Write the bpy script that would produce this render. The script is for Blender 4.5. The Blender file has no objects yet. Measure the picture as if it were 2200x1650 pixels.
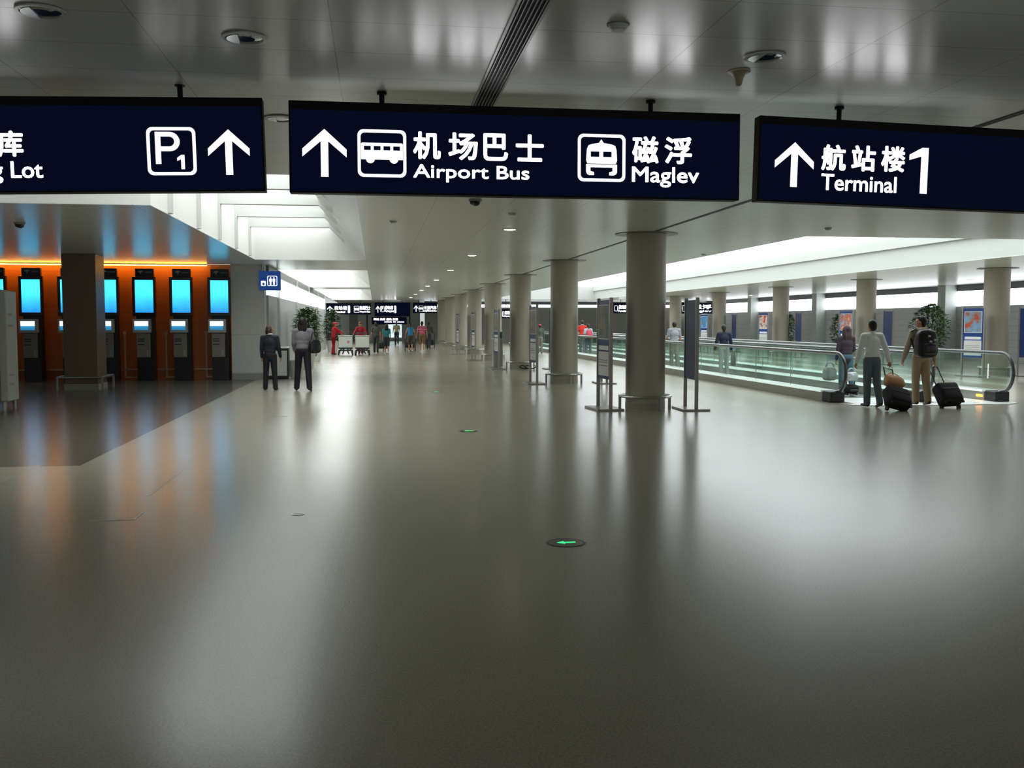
import bpy, bmesh, math, random
from mathutils import Vector, Matrix, Euler

# ------------------------------------------------------------------ camera, world, exposure
SC = bpy.context.scene
COL = SC.collection
FPX, W_, H_ = 2100.0, 2200, 1650
PITCH = math.atan(133 / FPX)
YAW = math.atan(294 / FPX * math.cos(PITCH))
CAMP = Vector((0, 0, 1.6))
RV = Vector((math.cos(YAW), -math.sin(YAW), 0))
FV = Vector((math.sin(YAW) * math.cos(PITCH), math.cos(YAW) * math.cos(PITCH), -math.sin(PITCH)))
UV = RV.cross(FV)
cd = bpy.data.cameras.new('camera')
cd.sensor_width = 36
cd.lens = FPX / W_ * 36
cd.clip_end = 300
cam = bpy.data.objects.new('camera', cd)
COL.objects.link(cam)
m = Matrix((RV, UV, -FV)).transposed().to_4x4()
m.translation = CAMP
cam.matrix_world = m
SC.camera = cam
SC.view_settings.view_transform = 'Standard'
SC.view_settings.look = 'None'
SC.view_settings.exposure = 0.5
SC.view_settings.gamma = 1.0
SC.view_settings.use_curve_mapping = False
SC.cycles.use_denoising = True
SC.cycles.adaptive_threshold = 0.02
SC.cycles.max_bounces = 9
SC.cycles.diffuse_bounces = 4
SC.cycles.glossy_bounces = 4
SC.cycles.transparent_max_bounces = 24
SC.cycles.sample_clamp_indirect = 6.0
wd = bpy.data.worlds.new('hall_fill')  # even grey fill light, added through the open end behind the camera
SC.world = wd
wd.use_nodes = True
wd.node_tree.nodes['Background'].inputs[0].default_value = (0.75, 0.8, 0.78, 1)
wd.node_tree.nodes['Background'].inputs[1].default_value = 0.52

LUM_R, LUM_L, LUM_WIN, LUM_BAND = 1.65, 2.7, 1.3, 2.8

CEIL = 3.2
rnd = random.Random(7)
PI = math.pi


def ray(px, py):
    return FV + RV * ((px - 1100) / FPX) + UV * ((825 - py) / FPX)


def at_z(px, py, z=0.0):
    r = ray(px, py)
    return CAMP + r * ((z - CAMP.z) / r.z)


def at_y(px, py, Y):
    r = ray(px, py)
    return CAMP + r * (Y / r.y)


def at_x(px, py, X):
    r = ray(px, py)
    return CAMP + r * (X / r.x)


# ------------------------------------------------------------------ materials
def lin(c):
    if isinstance(c, str):
        v = [int(c[i:i + 2], 16) / 255 for i in (0, 2, 4)]
        return tuple(x / 12.92 if x <= .04045 else ((x + .055) / 1.055) ** 2.4 for x in v)
    return tuple(c)


MATS = {}


def mat(name, col='808080', rough=.5, metal=0.0, emit=None, strength=0.0, coat=0.0, noise=0.0, nscale=40.0, spec=.5, aniso=0.0):
    if name in MATS:
        return MATS[name]
    M = bpy.data.materials.new(name)
    M.use_nodes = True
    nt = M.node_tree
    b = nt.nodes['Principled BSDF']
    c = lin(col)
    b.inputs['Base Color'].default_value = (*c, 1)
    b.inputs['Roughness'].default_value = rough
    b.inputs['Metallic'].default_value = metal
    b.inputs['Specular IOR Level'].default_value = spec
    b.inputs['Coat Weight'].default_value = coat
    if aniso:
        b.inputs['Anisotropic'].default_value = aniso
    if emit:
        b.inputs['Emission Color'].default_value = (*lin(emit), 1)
        b.inputs['Emission Strength'].default_value = strength
    if noise:
        tc = nt.nodes.new('ShaderNodeTexCoord')
        n = nt.nodes.new('ShaderNodeTexNoise')
        n.inputs['Scale'].default_value = nscale
        n.inputs['Detail'].default_value = 4
        nt.links.new(tc.outputs['Object'], n.inputs['Vector'])
        r = nt.nodes.new('ShaderNodeValToRGB')
        r.color_ramp.elements[0].position = .3
        r.color_ramp.elements[1].position = .7
        r.color_ramp.elements[0].color = (*[x * (1 - noise) for x in c], 1)
        r.color_ramp.elements[1].color = (*[min(1, x * (1 + noise)) for x in c], 1)
        nt.links.new(n.outputs['Fac'], r.inputs['Fac'])
        nt.links.new(r.outputs['Color'], b.inputs['Base Color'])
    MATS[name] = M
    return M


def math_node(nt, op, a, b=None, v=None):
    n = nt.nodes.new('ShaderNodeMath')
    n.operation = op
    if isinstance(a, (int, float)):
        n.inputs[0].default_value = a
    else:
        nt.links.new(a, n.inputs[0])
    if b is not None:
        if isinstance(b, (int, float)):
            n.inputs[1].default_value = b
        else:
            nt.links.new(b, n.inputs[1])
    return n.outputs[0]


def seam_mat(name, col, rough, metal, sx, ox, sy, oy, width=.008, dark=.55, wav=0.0, axes=('X', 'Y')):
    """panels with thin dark joints at sx / sy pitch along two object axes"""
    M = mat(name, col, rough, metal)
    nt = M.node_tree
    b = nt.nodes['Principled BSDF']
    tc = nt.nodes.new('ShaderNodeTexCoord')
    sp = nt.nodes.new('ShaderNodeSeparateXYZ')
    nt.links.new(tc.outputs['Object'], sp.inputs[0])
    masks = []
    for ax, s, o in ((axes[0], sx, ox), (axes[1], sy, oy)):
        if not s:
            continue
        u = math_node(nt, 'SUBTRACT', sp.outputs[ax], o)
        u = math_node(nt, 'DIVIDE', u, s)
        fr = math_node(nt, 'FRACT', u)
        d = math_node(nt, 'ABSOLUTE', math_node(nt, 'SUBTRACT', fr, .5))
        masks.append(math_node(nt, 'GREATER_THAN', d, .5 - width / 2 / s))
    mk = masks[0]
    if len(masks) > 1:
        mk = math_node(nt, 'MAXIMUM', masks[0], masks[1])
    mx = nt.nodes.new('ShaderNodeMix')
    mx.data_type = 'RGBA'
    nt.links.new(mk, mx.inputs['Factor'])
    c = lin(col)
    mx.inputs[6].default_value = (*c, 1)
    mx.inputs[7].default_value = (*[x * dark for x in c], 1)
    nt.links.new(mx.outputs[2], b.inputs['Base Color'])
    if wav:
        mp = nt.nodes.new('ShaderNodeMapping')
        mp.inputs['Scale'].default_value = (.35, 2.2, 1)
        nt.links.new(tc.outputs['Object'], mp.inputs[0])
        n = nt.nodes.new('ShaderNodeTexNoise')
        n.inputs['Scale'].default_value = 1.6
        n.inputs['Detail'].default_value = 2
        nt.links.new(mp.outputs[0], n.inputs['Vector'])
        bp = nt.nodes.new('ShaderNodeBump')
        bp.inputs['Strength'].default_value = wav
        bp.inputs['Distance'].default_value = .02
        nt.links.new(n.outputs['Fac'], bp.inputs['Height'])
        nt.links.new(bp.outputs[0], b.inputs['Normal'])
    return M


def floor_mat(name, c1, c2, rough, bump=.05):
    M = mat(name, c1, rough)
    nt = M.node_tree
    b = nt.nodes['Principled BSDF']
    tc = nt.nodes.new('ShaderNodeTexCoord')
    n = nt.nodes.new('ShaderNodeTexNoise')
    n.inputs['Scale'].default_value = 90
    n.inputs['Detail'].default_value = 6
    nt.links.new(tc.outputs['Object'], n.inputs['Vector'])
    r = nt.nodes.new('ShaderNodeValToRGB')
    r.color_ramp.elements[0].position = .35
    r.color_ramp.elements[1].position = .65
    r.color_ramp.elements[0].color = (*lin(c1), 1)
    r.color_ramp.elements[1].color = (*lin(c2), 1)
    nt.links.new(n.outputs['Fac'], r.inputs['Fac'])
    nt.links.new(r.outputs['Color'], b.inputs['Base Color'])
    # polish wear: slow change of roughness, and faint waviness of the polished stone
    n2 = nt.nodes.new('ShaderNodeTexNoise')
    n2.inputs['Scale'].default_value = .5
    nt.links.new(tc.outputs['Object'], n2.inputs['Vector'])
    mr = nt.nodes.new('ShaderNodeMapRange')
    mr.inputs[3].default_value = rough - .02
    mr.inputs[4].default_value = rough + .02
    nt.links.new(n2.outputs['Fac'], mr.inputs[0])
    nt.links.new(mr.outputs[0], b.inputs['Roughness'])
    return M


def glass_mat(name, tint, gloss=.08):
    if name in MATS:
        return MATS[name]
    M = bpy.data.materials.new(name)
    M.use_nodes = True
    nt = M.node_tree
    nt.nodes.remove(nt.nodes['Principled BSDF'])
    out = nt.nodes['Material Output']
    t = nt.nodes.new('ShaderNodeBsdfTransparent')
    t.inputs[0].default_value = (*tint, 1)
    g = nt.nodes.new('ShaderNodeBsdfGlossy')
    g.inputs[0].default_value = (.75, .9, .83, 1)
    g.inputs[1].default_value = .03
    lw = nt.nodes.new('ShaderNodeLayerWeight')
    fr = math_node(nt, 'MULTIPLY_ADD', math_node(nt, 'POWER', lw.outputs['Facing'], 4.0), .45)
    fr.node.inputs[2].default_value = gloss * .5
    mx = nt.nodes.new('ShaderNodeMixShader')
    nt.links.new(fr, mx.inputs[0])
    nt.links.new(t.outputs[0], mx.inputs[1])
    nt.links.new(g.outputs[0], mx.inputs[2])
    nt.links.new(mx.outputs[0], out.inputs[0])
    MATS[name] = M
    return M


def gradient_emit(name, stops, strength, axis='Z', lo=0.0, hi=1.0, noise=0.0):
    """a picture on a lit screen: vertical colour ramp in object space"""
    if name in MATS:
        return MATS[name]
    M = bpy.data.materials.new(name)
    M.use_nodes = True
    nt = M.node_tree
    b = nt.nodes['Principled BSDF']
    b.inputs['Base Color'].default_value = (.01, .01, .015, 1)
    b.inputs['Roughness'].default_value = .2
    tc = nt.nodes.new('ShaderNodeTexCoord')
    sp = nt.nodes.new('ShaderNodeSeparateXYZ')
    nt.links.new(tc.outputs['Object'], sp.inputs[0])
    mr = nt.nodes.new('ShaderNodeMapRange')
    mr.inputs[1].default_value = lo
    mr.inputs[2].default_value = hi
    nt.links.new(sp.outputs[axis], mr.inputs[0])
    src = mr.outputs[0]
    if noise:
        n = nt.nodes.new('ShaderNodeTexNoise')
        n.inputs['Scale'].default_value = 3.5
        nt.links.new(tc.outputs['Object'], n.inputs['Vector'])
        src = math_node(nt, 'ADD', src, math_node(nt, 'MULTIPLY', math_node(nt, 'SUBTRACT', n.outputs['Fac'], .5), noise))
    r = nt.nodes.new('ShaderNodeValToRGB')
    el = r.color_ramp.elements
    while len(el) < len(stops):
        el.new(.5)
    for e, (p, c) in zip(el, stops):
        e.position = p
        e.color = (*lin(c), 1)
    nt.links.new(src, r.inputs[0])
    nt.links.new(r.outputs[0], b.inputs['Emission Color'])
    b.inputs['Emission Strength'].default_value = strength
    MATS[name] = M
    return M


# ------------------------------------------------------------------ mesh building
class MB:
    def __init__(self):
        self.bm = bmesh.new()

    def _merge(self, bm2, M=None):
        if M is not None:
            bmesh.ops.transform(bm2, matrix=M, verts=bm2.verts)
        me = bpy.data.meshes.new('tmp')
        bm2.to_mesh(me)
        bm2.free()
        self.bm.from_mesh(me)
        bpy.data.meshes.remove(me)
        return self

    def box(self, x0, x1, y0, y1, z0, z1, bev=0.0, M=None, seg=2):
        b = bmesh.new()
        bmesh.ops.create_cube(b, size=1)
        for v in b.verts:
            v.co = Vector((x0 + (v.co.x + .5) * (x1 - x0), y0 + (v.co.y + .5) * (y1 - y0), z0 + (v.co.z + .5) * (z1 - z0)))
        if bev:
            bmesh.ops.bevel(b, geom=list(b.edges), offset=bev, segments=seg, affect='EDGES', profile=.5)
        return self._merge(b, M)

    def cyl(self, p0, p1, r0, r1=None, n=16, caps=True):
        p0, p1 = Vector(p0), Vector(p1)
        r1 = r0 if r1 is None else r1
        d = p1 - p0
        b = bmesh.new()
        bmesh.ops.create_cone(b, cap_ends=caps, segments=n, radius1=r0, radius2=r1, depth=d.length)
        q = Vector((0, 0, 1)).rotation_difference(d.normalized()).to_matrix().to_4x4()
        q.translation = (p0 + p1) / 2
        return self._merge(b, q)

    def ball(self, c, r, n=16, rot=None):
        b = bmesh.new()
        bmesh.ops.create_uvsphere(b, u_segments=n, v_segments=max(6, n // 2 + 2), radius=1)
        if isinstance(r, (int, float)):
            r = (r, r, r)
        M = Matrix.Translation(Vector(c)) @ (rot.to_4x4() if rot else Matrix.Identity(4)) @ Matrix.Diagonal((*r, 1))
        return self._merge(b, M)

    def cap(self, p0, p1, r0, r1=None, n=12):
        """tapered capsule"""
        r1 = r0 if r1 is None else r1
        p0, p1 = Vector(p0), Vector(p1)
        self.ball(p0, r0, n)
        self.ball(p1, r1, n)
        if (p1 - p0).length > 1e-5:
            self.cyl(p0, p1, r0, r1, n)
        return self

    def tube(self, pts, r, n=10, closed=False):
        pts = [Vector(p) for p in pts]
        N = len(pts)
        rings = []
        up = None
        for i, p in enumerate(pts):
            if closed:
                t = pts[(i + 1) % N] - pts[i - 1]
            else:
                t = pts[min(i + 1, N - 1)] - pts[max(i - 1, 0)]
            t.normalize()
            if up is None:
                up = Vector((0, 0, 1)) if abs(t.z) < .9 else Vector((1, 0, 0))
            a = (up - t * up.dot(t)).normalized()
            c = t.cross(a)
            up = a
            rr = r[i] if isinstance(r, (list, tuple)) else r
            rings.append([self.bm.verts.new(p + (a * math.cos(k * 2 * PI / n) + c * math.sin(k * 2 * PI / n)) * rr) for k in range(n)])
        for i in range(N if closed else N - 1):
            A, B = rings[i], rings[(i + 1) % N]
            for k in range(n):
                self.bm.faces.new((A[k], A[(k + 1) % n], B[(k + 1) % n], B[k]))
        if not closed:
            self.bm.faces.new(rings[0][::-1])
            self.bm.faces.new(rings[-1])
        return self

    def lathe(self, prof, c=(0, 0, 0), n=32, axis=None):
        """prof: list of (radius, z)"""
        c = Vector(c)
        rings = []
        for r, z in prof:
            if r < 1e-6:
                rings.append([self.bm.verts.new(c + Vector((0, 0, z)))])
            else:
                rings.append([self.bm.verts.new(c + Vector((r * math.cos(k * 2 * PI / n), r * math.sin(k * 2 * PI / n), z))) for k in range(n)])
        for A, B in zip(rings, rings[1:]):
            for k in range(n):
                k2 = (k + 1) % n
                if len(A) == 1 and len(B) == 1:
                    continue
                if len(A) == 1:
                    self.bm.faces.new((A[0], B[k2], B[k]))
                elif len(B) == 1:
                    self.bm.faces.new((A[k], A[k2], B[0]))
                else:
                    self.bm.faces.new((A[k], A[k2], B[k2], B[k]))
        return self

    def prism(self, poly, z0, z1, M=None):
        b = bmesh.new()
        lo = [b.verts.new((x, y, z0)) for x, y in poly]
        hi = [b.verts.new((x, y, z1)) for x, y in poly]
        n = len(poly)
        b.faces.new(lo[::-1])
        b.faces.new(hi)
        for i in range(n):
            b.faces.new((lo[i], lo[(i + 1) % n], hi[(i + 1) % n], hi[i]))
        return self._merge(b, M)

    def quad(self, *ps):
        self.bm.faces.new([self.bm.verts.new(p) for p in ps])
        return self

    def mesh(self, name, material=None, smooth=False, recalc=True):
        if recalc:
            bmesh.ops.recalc_face_normals(self.bm, faces=self.bm.faces)
        me = bpy.data.meshes.new(name)
        self.bm.to_mesh(me)
        self.bm.free()
        if material:
            me.materials.append(material)
        if smooth:
            me.polygons.foreach_set('use_smooth', [True] * len(me.polygons))
            try:
                me.set_sharp_from_angle(angle=math.radians(40))
            except Exception:
                pass
        return me

    def obj(self, name, material=None, parent=None, smooth=False, loc=None, **kw):
        o = bpy.data.objects.new(name, self.mesh(name, material, smooth))
        COL.objects.link(o)
        if parent:
            o.parent = parent
        if loc is not None:
            o.location = loc
        for k, v in kw.items():
            o[k] = v
        return o


def tag(o, label, cat, group=None, kind=None):
    o['label'] = label
    o['category'] = cat
    if group:
        o['group'] = group
    if kind:
        o['kind'] = kind
    return o


def thing(name, loc, label, cat, group=None, rz=0.0, rot=None):
    o = bpy.data.objects.new(name, None)
    o.empty_display_size = .1
    COL.objects.link(o)
    o.location = loc
    o.rotation_euler = rot if rot else (0, 0, rz)
    return tag(o, label, cat, group)


def struct(o):
    o['kind'] = 'structure'
    return o


def dup(root, loc, label=None, rz=None, group=None):
    r = root.copy()
    COL.objects.link(r)
    r.location = loc
    if rz is not None:
        r.rotation_euler = (0, 0, rz)
    if label:
        r['label'] = label
    if group:
        r['group'] = group
    for ch in list(root.children):
        c = ch.copy()
        COL.objects.link(c)
        c.parent = r
        for g in list(ch.children):
            d = g.copy()
            COL.objects.link(d)
            d.parent = c
    return r


ORD = ['nearest', 'second', 'third', 'fourth', 'fifth', 'sixth', 'seventh', 'eighth', 'ninth', 'tenth']


# flat lettering and pictograms -------------------------------------------------
def text_mesh(body, x0, x1, z0, z1, bold=.012, depth=.004):
    """a word fitted into the box x0..x1, z0..z1 of the plane y=0, facing -Y"""
    cu = bpy.data.curves.new('t', 'FONT')
    cu.body = body
    cu.resolution_u = 3
    ob = bpy.data.objects.new('t', cu)
    COL.objects.link(ob)
    dg = bpy.context.evaluated_depsgraph_get()
    me = bpy.data.meshes.new_from_object(ob.evaluated_get(dg))
    bpy.data.objects.remove(ob)
    bpy.data.curves.remove(cu)
    xs = [v.co.x for v in me.vertices]
    ys = [v.co.y for v in me.vertices]
    ax, bx, ay, by = min(xs), max(xs), min(ys), max(ys)
    d = bold * (z1 - z0)      # heavier weight: the outline swept round a small circle
    x0, x1, z0, z1 = x0 + d, x1 - d, z0 + d, z1 - d
    for v in me.vertices:
        v.co = Vector((x0 + (v.co.x - ax) / (bx - ax) * (x1 - x0), 0, z0 + (v.co.y - ay) / (by - ay) * (z1 - z0)))
    if d > 0:
        b = bmesh.new()
        for k in range(8):
            s = me.copy()
            for v in s.vertices:
                v.co += Vector((d * math.cos(k * PI / 4), 0, d * math.sin(k * PI / 4)))
            b.from_mesh(s)
            bpy.data.meshes.remove(s)
        b.from_mesh(me)
        b.to_mesh(me)
        b.free()
    return me


def shape_mesh(polys):
    """filled outline with holes (even-odd), in the plane y=0"""
    cu = bpy.data.curves.new('s', 'CURVE')
    cu.dimensions = '2D'
    cu.fill_mode = 'BOTH'
    for poly in polys:
        s = cu.splines.new('POLY')
        s.points.add(len(poly) - 1)
        for p, (x, y) in zip(s.points, poly):
            p.co = (x, y, 0, 1)
        s.use_cyclic_u = True
    ob = bpy.data.objects.new('s', cu)
    COL.objects.link(ob)
    dg = bpy.context.evaluated_depsgraph_get()
    me = bpy.data.meshes.new_from_object(ob.evaluated_get(dg))
    bpy.data.objects.remove(ob)
    bpy.data.curves.remove(cu)
    for v in me.vertices:
        v.co = Vector((v.co.x, 0, v.co.y))
    return me


def join_meshes(name, meshes, material, parent=None, y=0.0, flip=True):
    b = bmesh.new()
    for me in meshes:
        b.from_mesh(me)
        bpy.data.meshes.remove(me)
    bmesh.ops.transform(b, matrix=Matrix.Translation((0, y, 0)), verts=b.verts)
    # give the lettering a thin front-and-edge body
    r = bmesh.ops.extrude_face_region(b, geom=list(b.faces))
    vs = [g for g in r['geom'] if isinstance(g, bmesh.types.BMVert)]
    bmesh.ops.translate(b, verts=vs, vec=(0, -.004, 0))
    bmesh.ops.recalc_face_normals(b, faces=b.faces)
    me = bpy.data.meshes.new(name)
    b.to_mesh(me)
    b.free()
    me.materials.clear()
    me.materials.append(material)
    o = bpy.data.objects.new(name, me)
    COL.objects.link(o)
    o.parent = parent
    return o


def rrect(x0, x1, z0, z1, r, n=6):
    out = []
    for cx, cz, a0 in ((x1 - r, z1 - r, 0), (x0 + r, z1 - r, 90), (x0 + r, z0 + r, 180), (x1 - r, z0 + r, 270)):
        for k in range(n + 1):
            a = math.radians(a0 + 90 * k / n)
            out.append((cx + r * math.cos(a), cz + r * math.sin(a)))
    return out


def circ(cx, cz, r, n=20):
    return [(cx + r * math.cos(2 * PI * k / n), cz + r * math.sin(2 * PI * k / n)) for k in range(n)]


def arrow_poly(x0, x1, z0, z1):
    """upright arrow with swept barbs"""
    w, h = x1 - x0, z1 - z0
    c = (x0 + x1) / 2
    s = .085 * w
    return [(c, z1), (x1, z1 - .42 * h), (x1, z1 - .585 * h), (c + s, z1 - .255 * h), (c + s, z0), (c - s, z0),
            (c - s, z1 - .255 * h), (x0, z1 - .585 * h), (x0, z1 - .42 * h)]


def box_icon(x0, x1, z0, z1, t=.021, r=.04):
    return [rrect(x0, x1, z0, z1, r), rrect(x0 + t, x1 - t, z0 + t, z1 - t, r - t * .6)]
# ------------------------------------------------------------------ shared materials
M_FLOOR = floor_mat('floor terrazzo', '979181', 'b0aa99', .22)
M_FLOOR_D = floor_mat('floor dark granite', '5d594f', '706b61', .2)
M_CEIL = seam_mat('ceiling metal panels', 'eaeee6', .25, .05, 1.02, -.22, .6, .0, .007, .6, .03)
M_WHITE = mat('white painted panel', 'c6c8c3', .5)
M_WHITE_GLOSS = seam_mat('well lining panels', 'efefea', .35, 0, 0, 0, 1.2, .3, .008, .75)
M_GREYWALL = seam_mat('grey wall panels', 'a4a6a3', .4, .1, 1.2, 0, .6, .1, .012, .6, axes=('Y', 'Z'))
M_GREYX = seam_mat('grey end wall panels', 'a3a59d', .4, .1, 1.2, 0, .8, .1, .012, .6, axes=('X', 'Z'))
M_STEEL = mat('brushed steel', 'b9bab6', .3, 1.0)
M_STEEL_D = mat('bronze grey steel', '9c958f', .35, .5)
M_ALU = mat('satin aluminium', 'c9cdca', .28, .9)
M_BLACK = mat('matt black', '101010', .5)
M_DARK = mat('dark grey plastic', '25262a', .45)
M_RUBBER = mat('black rubber', '0d0d0e', .45)
M_COLUMN = seam_mat('warm grey column cladding', '8c887b', .38, .45, 0, 0, 0, 0, axes=('X', 'Z')) if False else mat('warm grey column cladding', 'b3ad9d', .45, .05)
M_ORANGE = seam_mat('orange timber wall panels', 'a85a1a', .4, 0, 0, 0, .47, .17, .01, .6, axes=('X', 'Z'))
M_LUM_R = mat('luminous skylight right', 'ffffff', .6, emit='f3fbff', strength=LUM_R)
M_LUM_L = mat('luminous skylight left', 'ffffff', .6, emit='f6fcff', strength=LUM_L)
M_SIGNW = mat('lit white lettering', 'ffffff', .5, emit='fdfcff', strength=.78)
M_SIGNF = mat('backlit navy sign face', '02030a', .5, spec=.05, emit='070f28', strength=.36)
M_SIGNB = mat('black sign housing', '0a0a0a', .5, spec=.15)
M_GLASS = glass_mat('pale green glass', (.92, .968, .95))
M_GLASSC = glass_mat('clear glass', (.9, .95, .93))


def slabs(name, rects, z0, z1, material):
    b = MB()
    for x0, x1, y0, y1 in rects:
        b.box(x0, x1, y0, y1, z0, z1)
    return struct(b.obj(name, material))


XL, XR, YN, YF = -13.0, 25.0, -9.0, 84.0

M_CEIL.node_tree.nodes['Principled BSDF'].inputs['Specular IOR Level'].default_value = .32
for _m in (M_FLOOR, M_FLOOR_D):
    _m.node_tree.nodes['Principled BSDF'].inputs['Specular IOR Level'].default_value = .6
# floor, with the darker granite field in front of the kiosks
fb = MB()
for r in ((-3.28, XR + .3, YN, YF), (XL, -3.28, YN, 11.4), (XL, -3.28, 28.3, YF)):
    fb.quad((r[0], r[2], 0), (r[1], r[2], 0), (r[1], r[3], 0), (r[0], r[3], 0))
nq = len(fb.bm.faces)
fb.quad((XL, 11.4, 0), (-3.28, 11.4, 0), (-3.28, 28.3, 0), (XL, 28.3, 0))
fl = struct(fb.obj('floor', M_FLOOR))
fl.data.materials.append(M_FLOOR_D)
fl.data.polygons[nq].material_index = 1

# ceiling slab with the openings of the skylight wells
WX0, WX1 = -3.04, -.22
rects = [(XL, XR, YN, 11.0), (WX1, 8.0, 11.0, YF), (8.0, 15.4, 11.0, 17.5), (15.4, XR, 11.0, YF), (8.0, 15.4, 68.0, YF),
         (XL, WX0, 14.1, 28.05), (WX0, WX1, 25.9, 30.8), (WX0, WX1, 46.0, 48.6), (WX0, WX1, 72.0, YF)]
slabs('ceiling', rects, CEIL, CEIL + .012, M_CEIL)

# right skylight well: white lining and luminous top
RT = 4.1
b = MB()
b.box(15.4, 15.5, 17.5, 68, CEIL + .013, RT + .3)
b.box(7.9, 8.0, 17.5, 68, CEIL + .013, RT + .3)
b.box(8, 15.4, 17.4, 17.5, CEIL + .013, RT + .3)
b.box(8, 15.4, 68, 68.1, CEIL + .013, RT + .3)
b.box(15.28, 15.4, 17.5, 68, 3.78, RT)
struct(b.obj('trim_1', M_WHITE))
struct(MB().box(8.0, 15.4, 17.5, 68, RT, RT + .05).obj('window_1', M_LUM_R))

# left skylight wells: vertical lining on the left, sloped lining on the right, beams across
LT = 4.7
b = MB()
b.box(WX0 - .1, WX0, 14.1, 26.0, CEIL + .013, LT)                    # left lining
b.prism([(WX1, CEIL + .013), (WX1 + .1, CEIL + .013), (WX1 + .1, LT), (-1.1, LT), (-1.1, 4.02)], -26.0, -11.0,
        Matrix(((1, 0, 0, 0), (0, 0, -1, 0), (0, 1, 0, 0), (0, 0, 0, 1))))
b.box(WX0, WX1, 25.9, 26.0, CEIL + .013, LT)                          # far lining
b.box(XL, WX0 - .1, 14.1, 14.2, CEIL + .013, LT)                           # lining over the kiosk alcove
b.box(XL, WX1, 10.9, 11.0, CEIL + .013, LT)
struct(b.obj('trim_2', M_WHITE_GLOSS))
b = MB()
for Y in (15.4, 17.8, 20.12, 22.45, 24.8):
    b.box(WX0, -1.0, Y - .16, Y, 3.92, LT)
    b.box(WX0, WX0 + .05, Y - .16, Y, CEIL + .02, 3.92)
    b.prism([(-1.1, 3.92), (-.98, 3.92), (-.74, 3.62), (-.74, 3.55)], -Y, -(Y - .16),
            Matrix(((1, 0, 0, 0), (0, 0, -1, 0), (0, 1, 0, 0), (0, 0, 0, 1))))
struct(b.obj('trim_3', M_WHITE))
struct(MB().box(WX0 - .1, WX1, 11.0, 26.0, LT, LT + .05).box(XL, -6.5, 11.6, 13.6, LT, LT + .05).obj('window_2', M_LUM_L))
b = MB()
b.box(-6.5, WX0 - .1, 11.0, 14.1, LT, LT + .05).box(XL, -6.5, 11.0, 11.6, LT, LT + .05).box(XL, -6.5, 13.6, 14.1, LT, LT + .05)
struct(b.obj('trim_15', M_WHITE))
k = 4
for (ya, yb, n) in ((30.8, 46.0, 3), (48.6, 72.0, 4)):
    b = MB()
    b.box(WX0 - .1, WX0, ya, yb, CEIL + .013, LT)
    b.prism([(WX1, CEIL + .013), (WX1 + .1, CEIL + .013), (WX1 + .1, LT), (-1.1, LT), (-1.1, 4.02)], -yb, -ya,
            Matrix(((1, 0, 0, 0), (0, 0, -1, 0), (0, 1, 0, 0), (0, 0, 0, 1))))
    b.box(WX0, WX1, yb, yb + .1, CEIL + .013, LT)
    b.box(WX0, WX1, ya - .1, ya, CEIL + .013, LT)
    struct(b.obj('trim_%d' % k, M_WHITE_GLOSS))
    k += 1
    struct(MB().box(WX0, WX1, ya, yb, LT, LT + .05).obj('window_%d' % (k - 2), M_LUM_L))

# ---- walls
# kiosk alcove: orange timber back wall with a cove lamp, grey return pier
struct(MB().box(XL, -3.95, 28.3, 28.42, 0, CEIL).obj('wall_alcove', M_ORANGE))
struct(MB().box(-3.95, -3.04, 27.95, 28.42, 0, CEIL).obj('wall_pier', seam_mat('pier panels', 'd2d2cc', .4, .0, 0, 0, 1.05, .2, .012, .7, axes=('X', 'Z'))))
struct(MB().box(-3.951, -3.02, 27.93, 27.95, 0, .18).obj('baseboard_pier', mat('grey skirting', '9a9a96', .4)))
struct(MB().box(XL - .1, XL, YN, 28.4, 0, LT).obj('wall_left', M_GREYWALL))
# glazed wall along the left of the far hall
gx = -2.98
gy = [28.42] + [at_x(px, 700, gx).y for px in (597, 637, 663, 682, 697)]
b = MB()
b.box(gx - .12, gx, 28.42, gy[-1], 0, 2.36)
struct(b.obj('wall_shops', seam_mat('shop front panels', 'adb0ad', .3, .05, 1.5, 0, 0, 0, .015, .6, axes=('Y', 'Z'))))
b = MB()
b.box(gx - .12, gx + .02, 28.42, gy[-1], 2.97, CEIL)
struct(b.obj('trim_6', mat('louvred grey fascia', '6d706d', .4, .2)))
b = MB()
for y in gy[1:]:
    b.box(gx - .14, gx + .07, y - .07, y + .07, 0, CEIL)
struct(b.obj('trim_7', M_ALU))
M_WIN = mat('bright frosted glazing', 'eef6f4', .3, emit='f3fdff', strength=LUM_WIN)
wn = 5
for y0, y1 in zip(gy, gy[1:]):
    struct(MB().box(gx - .08, gx - .03, y0 + .07, y1 - .07, 2.36, 2.97).obj('window_%d' % wn, M_WIN))
    wn += 1
struct(MB().box(gx - 6, gx, gy[-1], gy[-1] + .12, 0, CEIL).obj('wall_passage', M_GREYX))
struct(MB().box(-9, -8.9, gy[-1], YF, 0, CEIL).obj('wall_side', M_GREYWALL))

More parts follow.
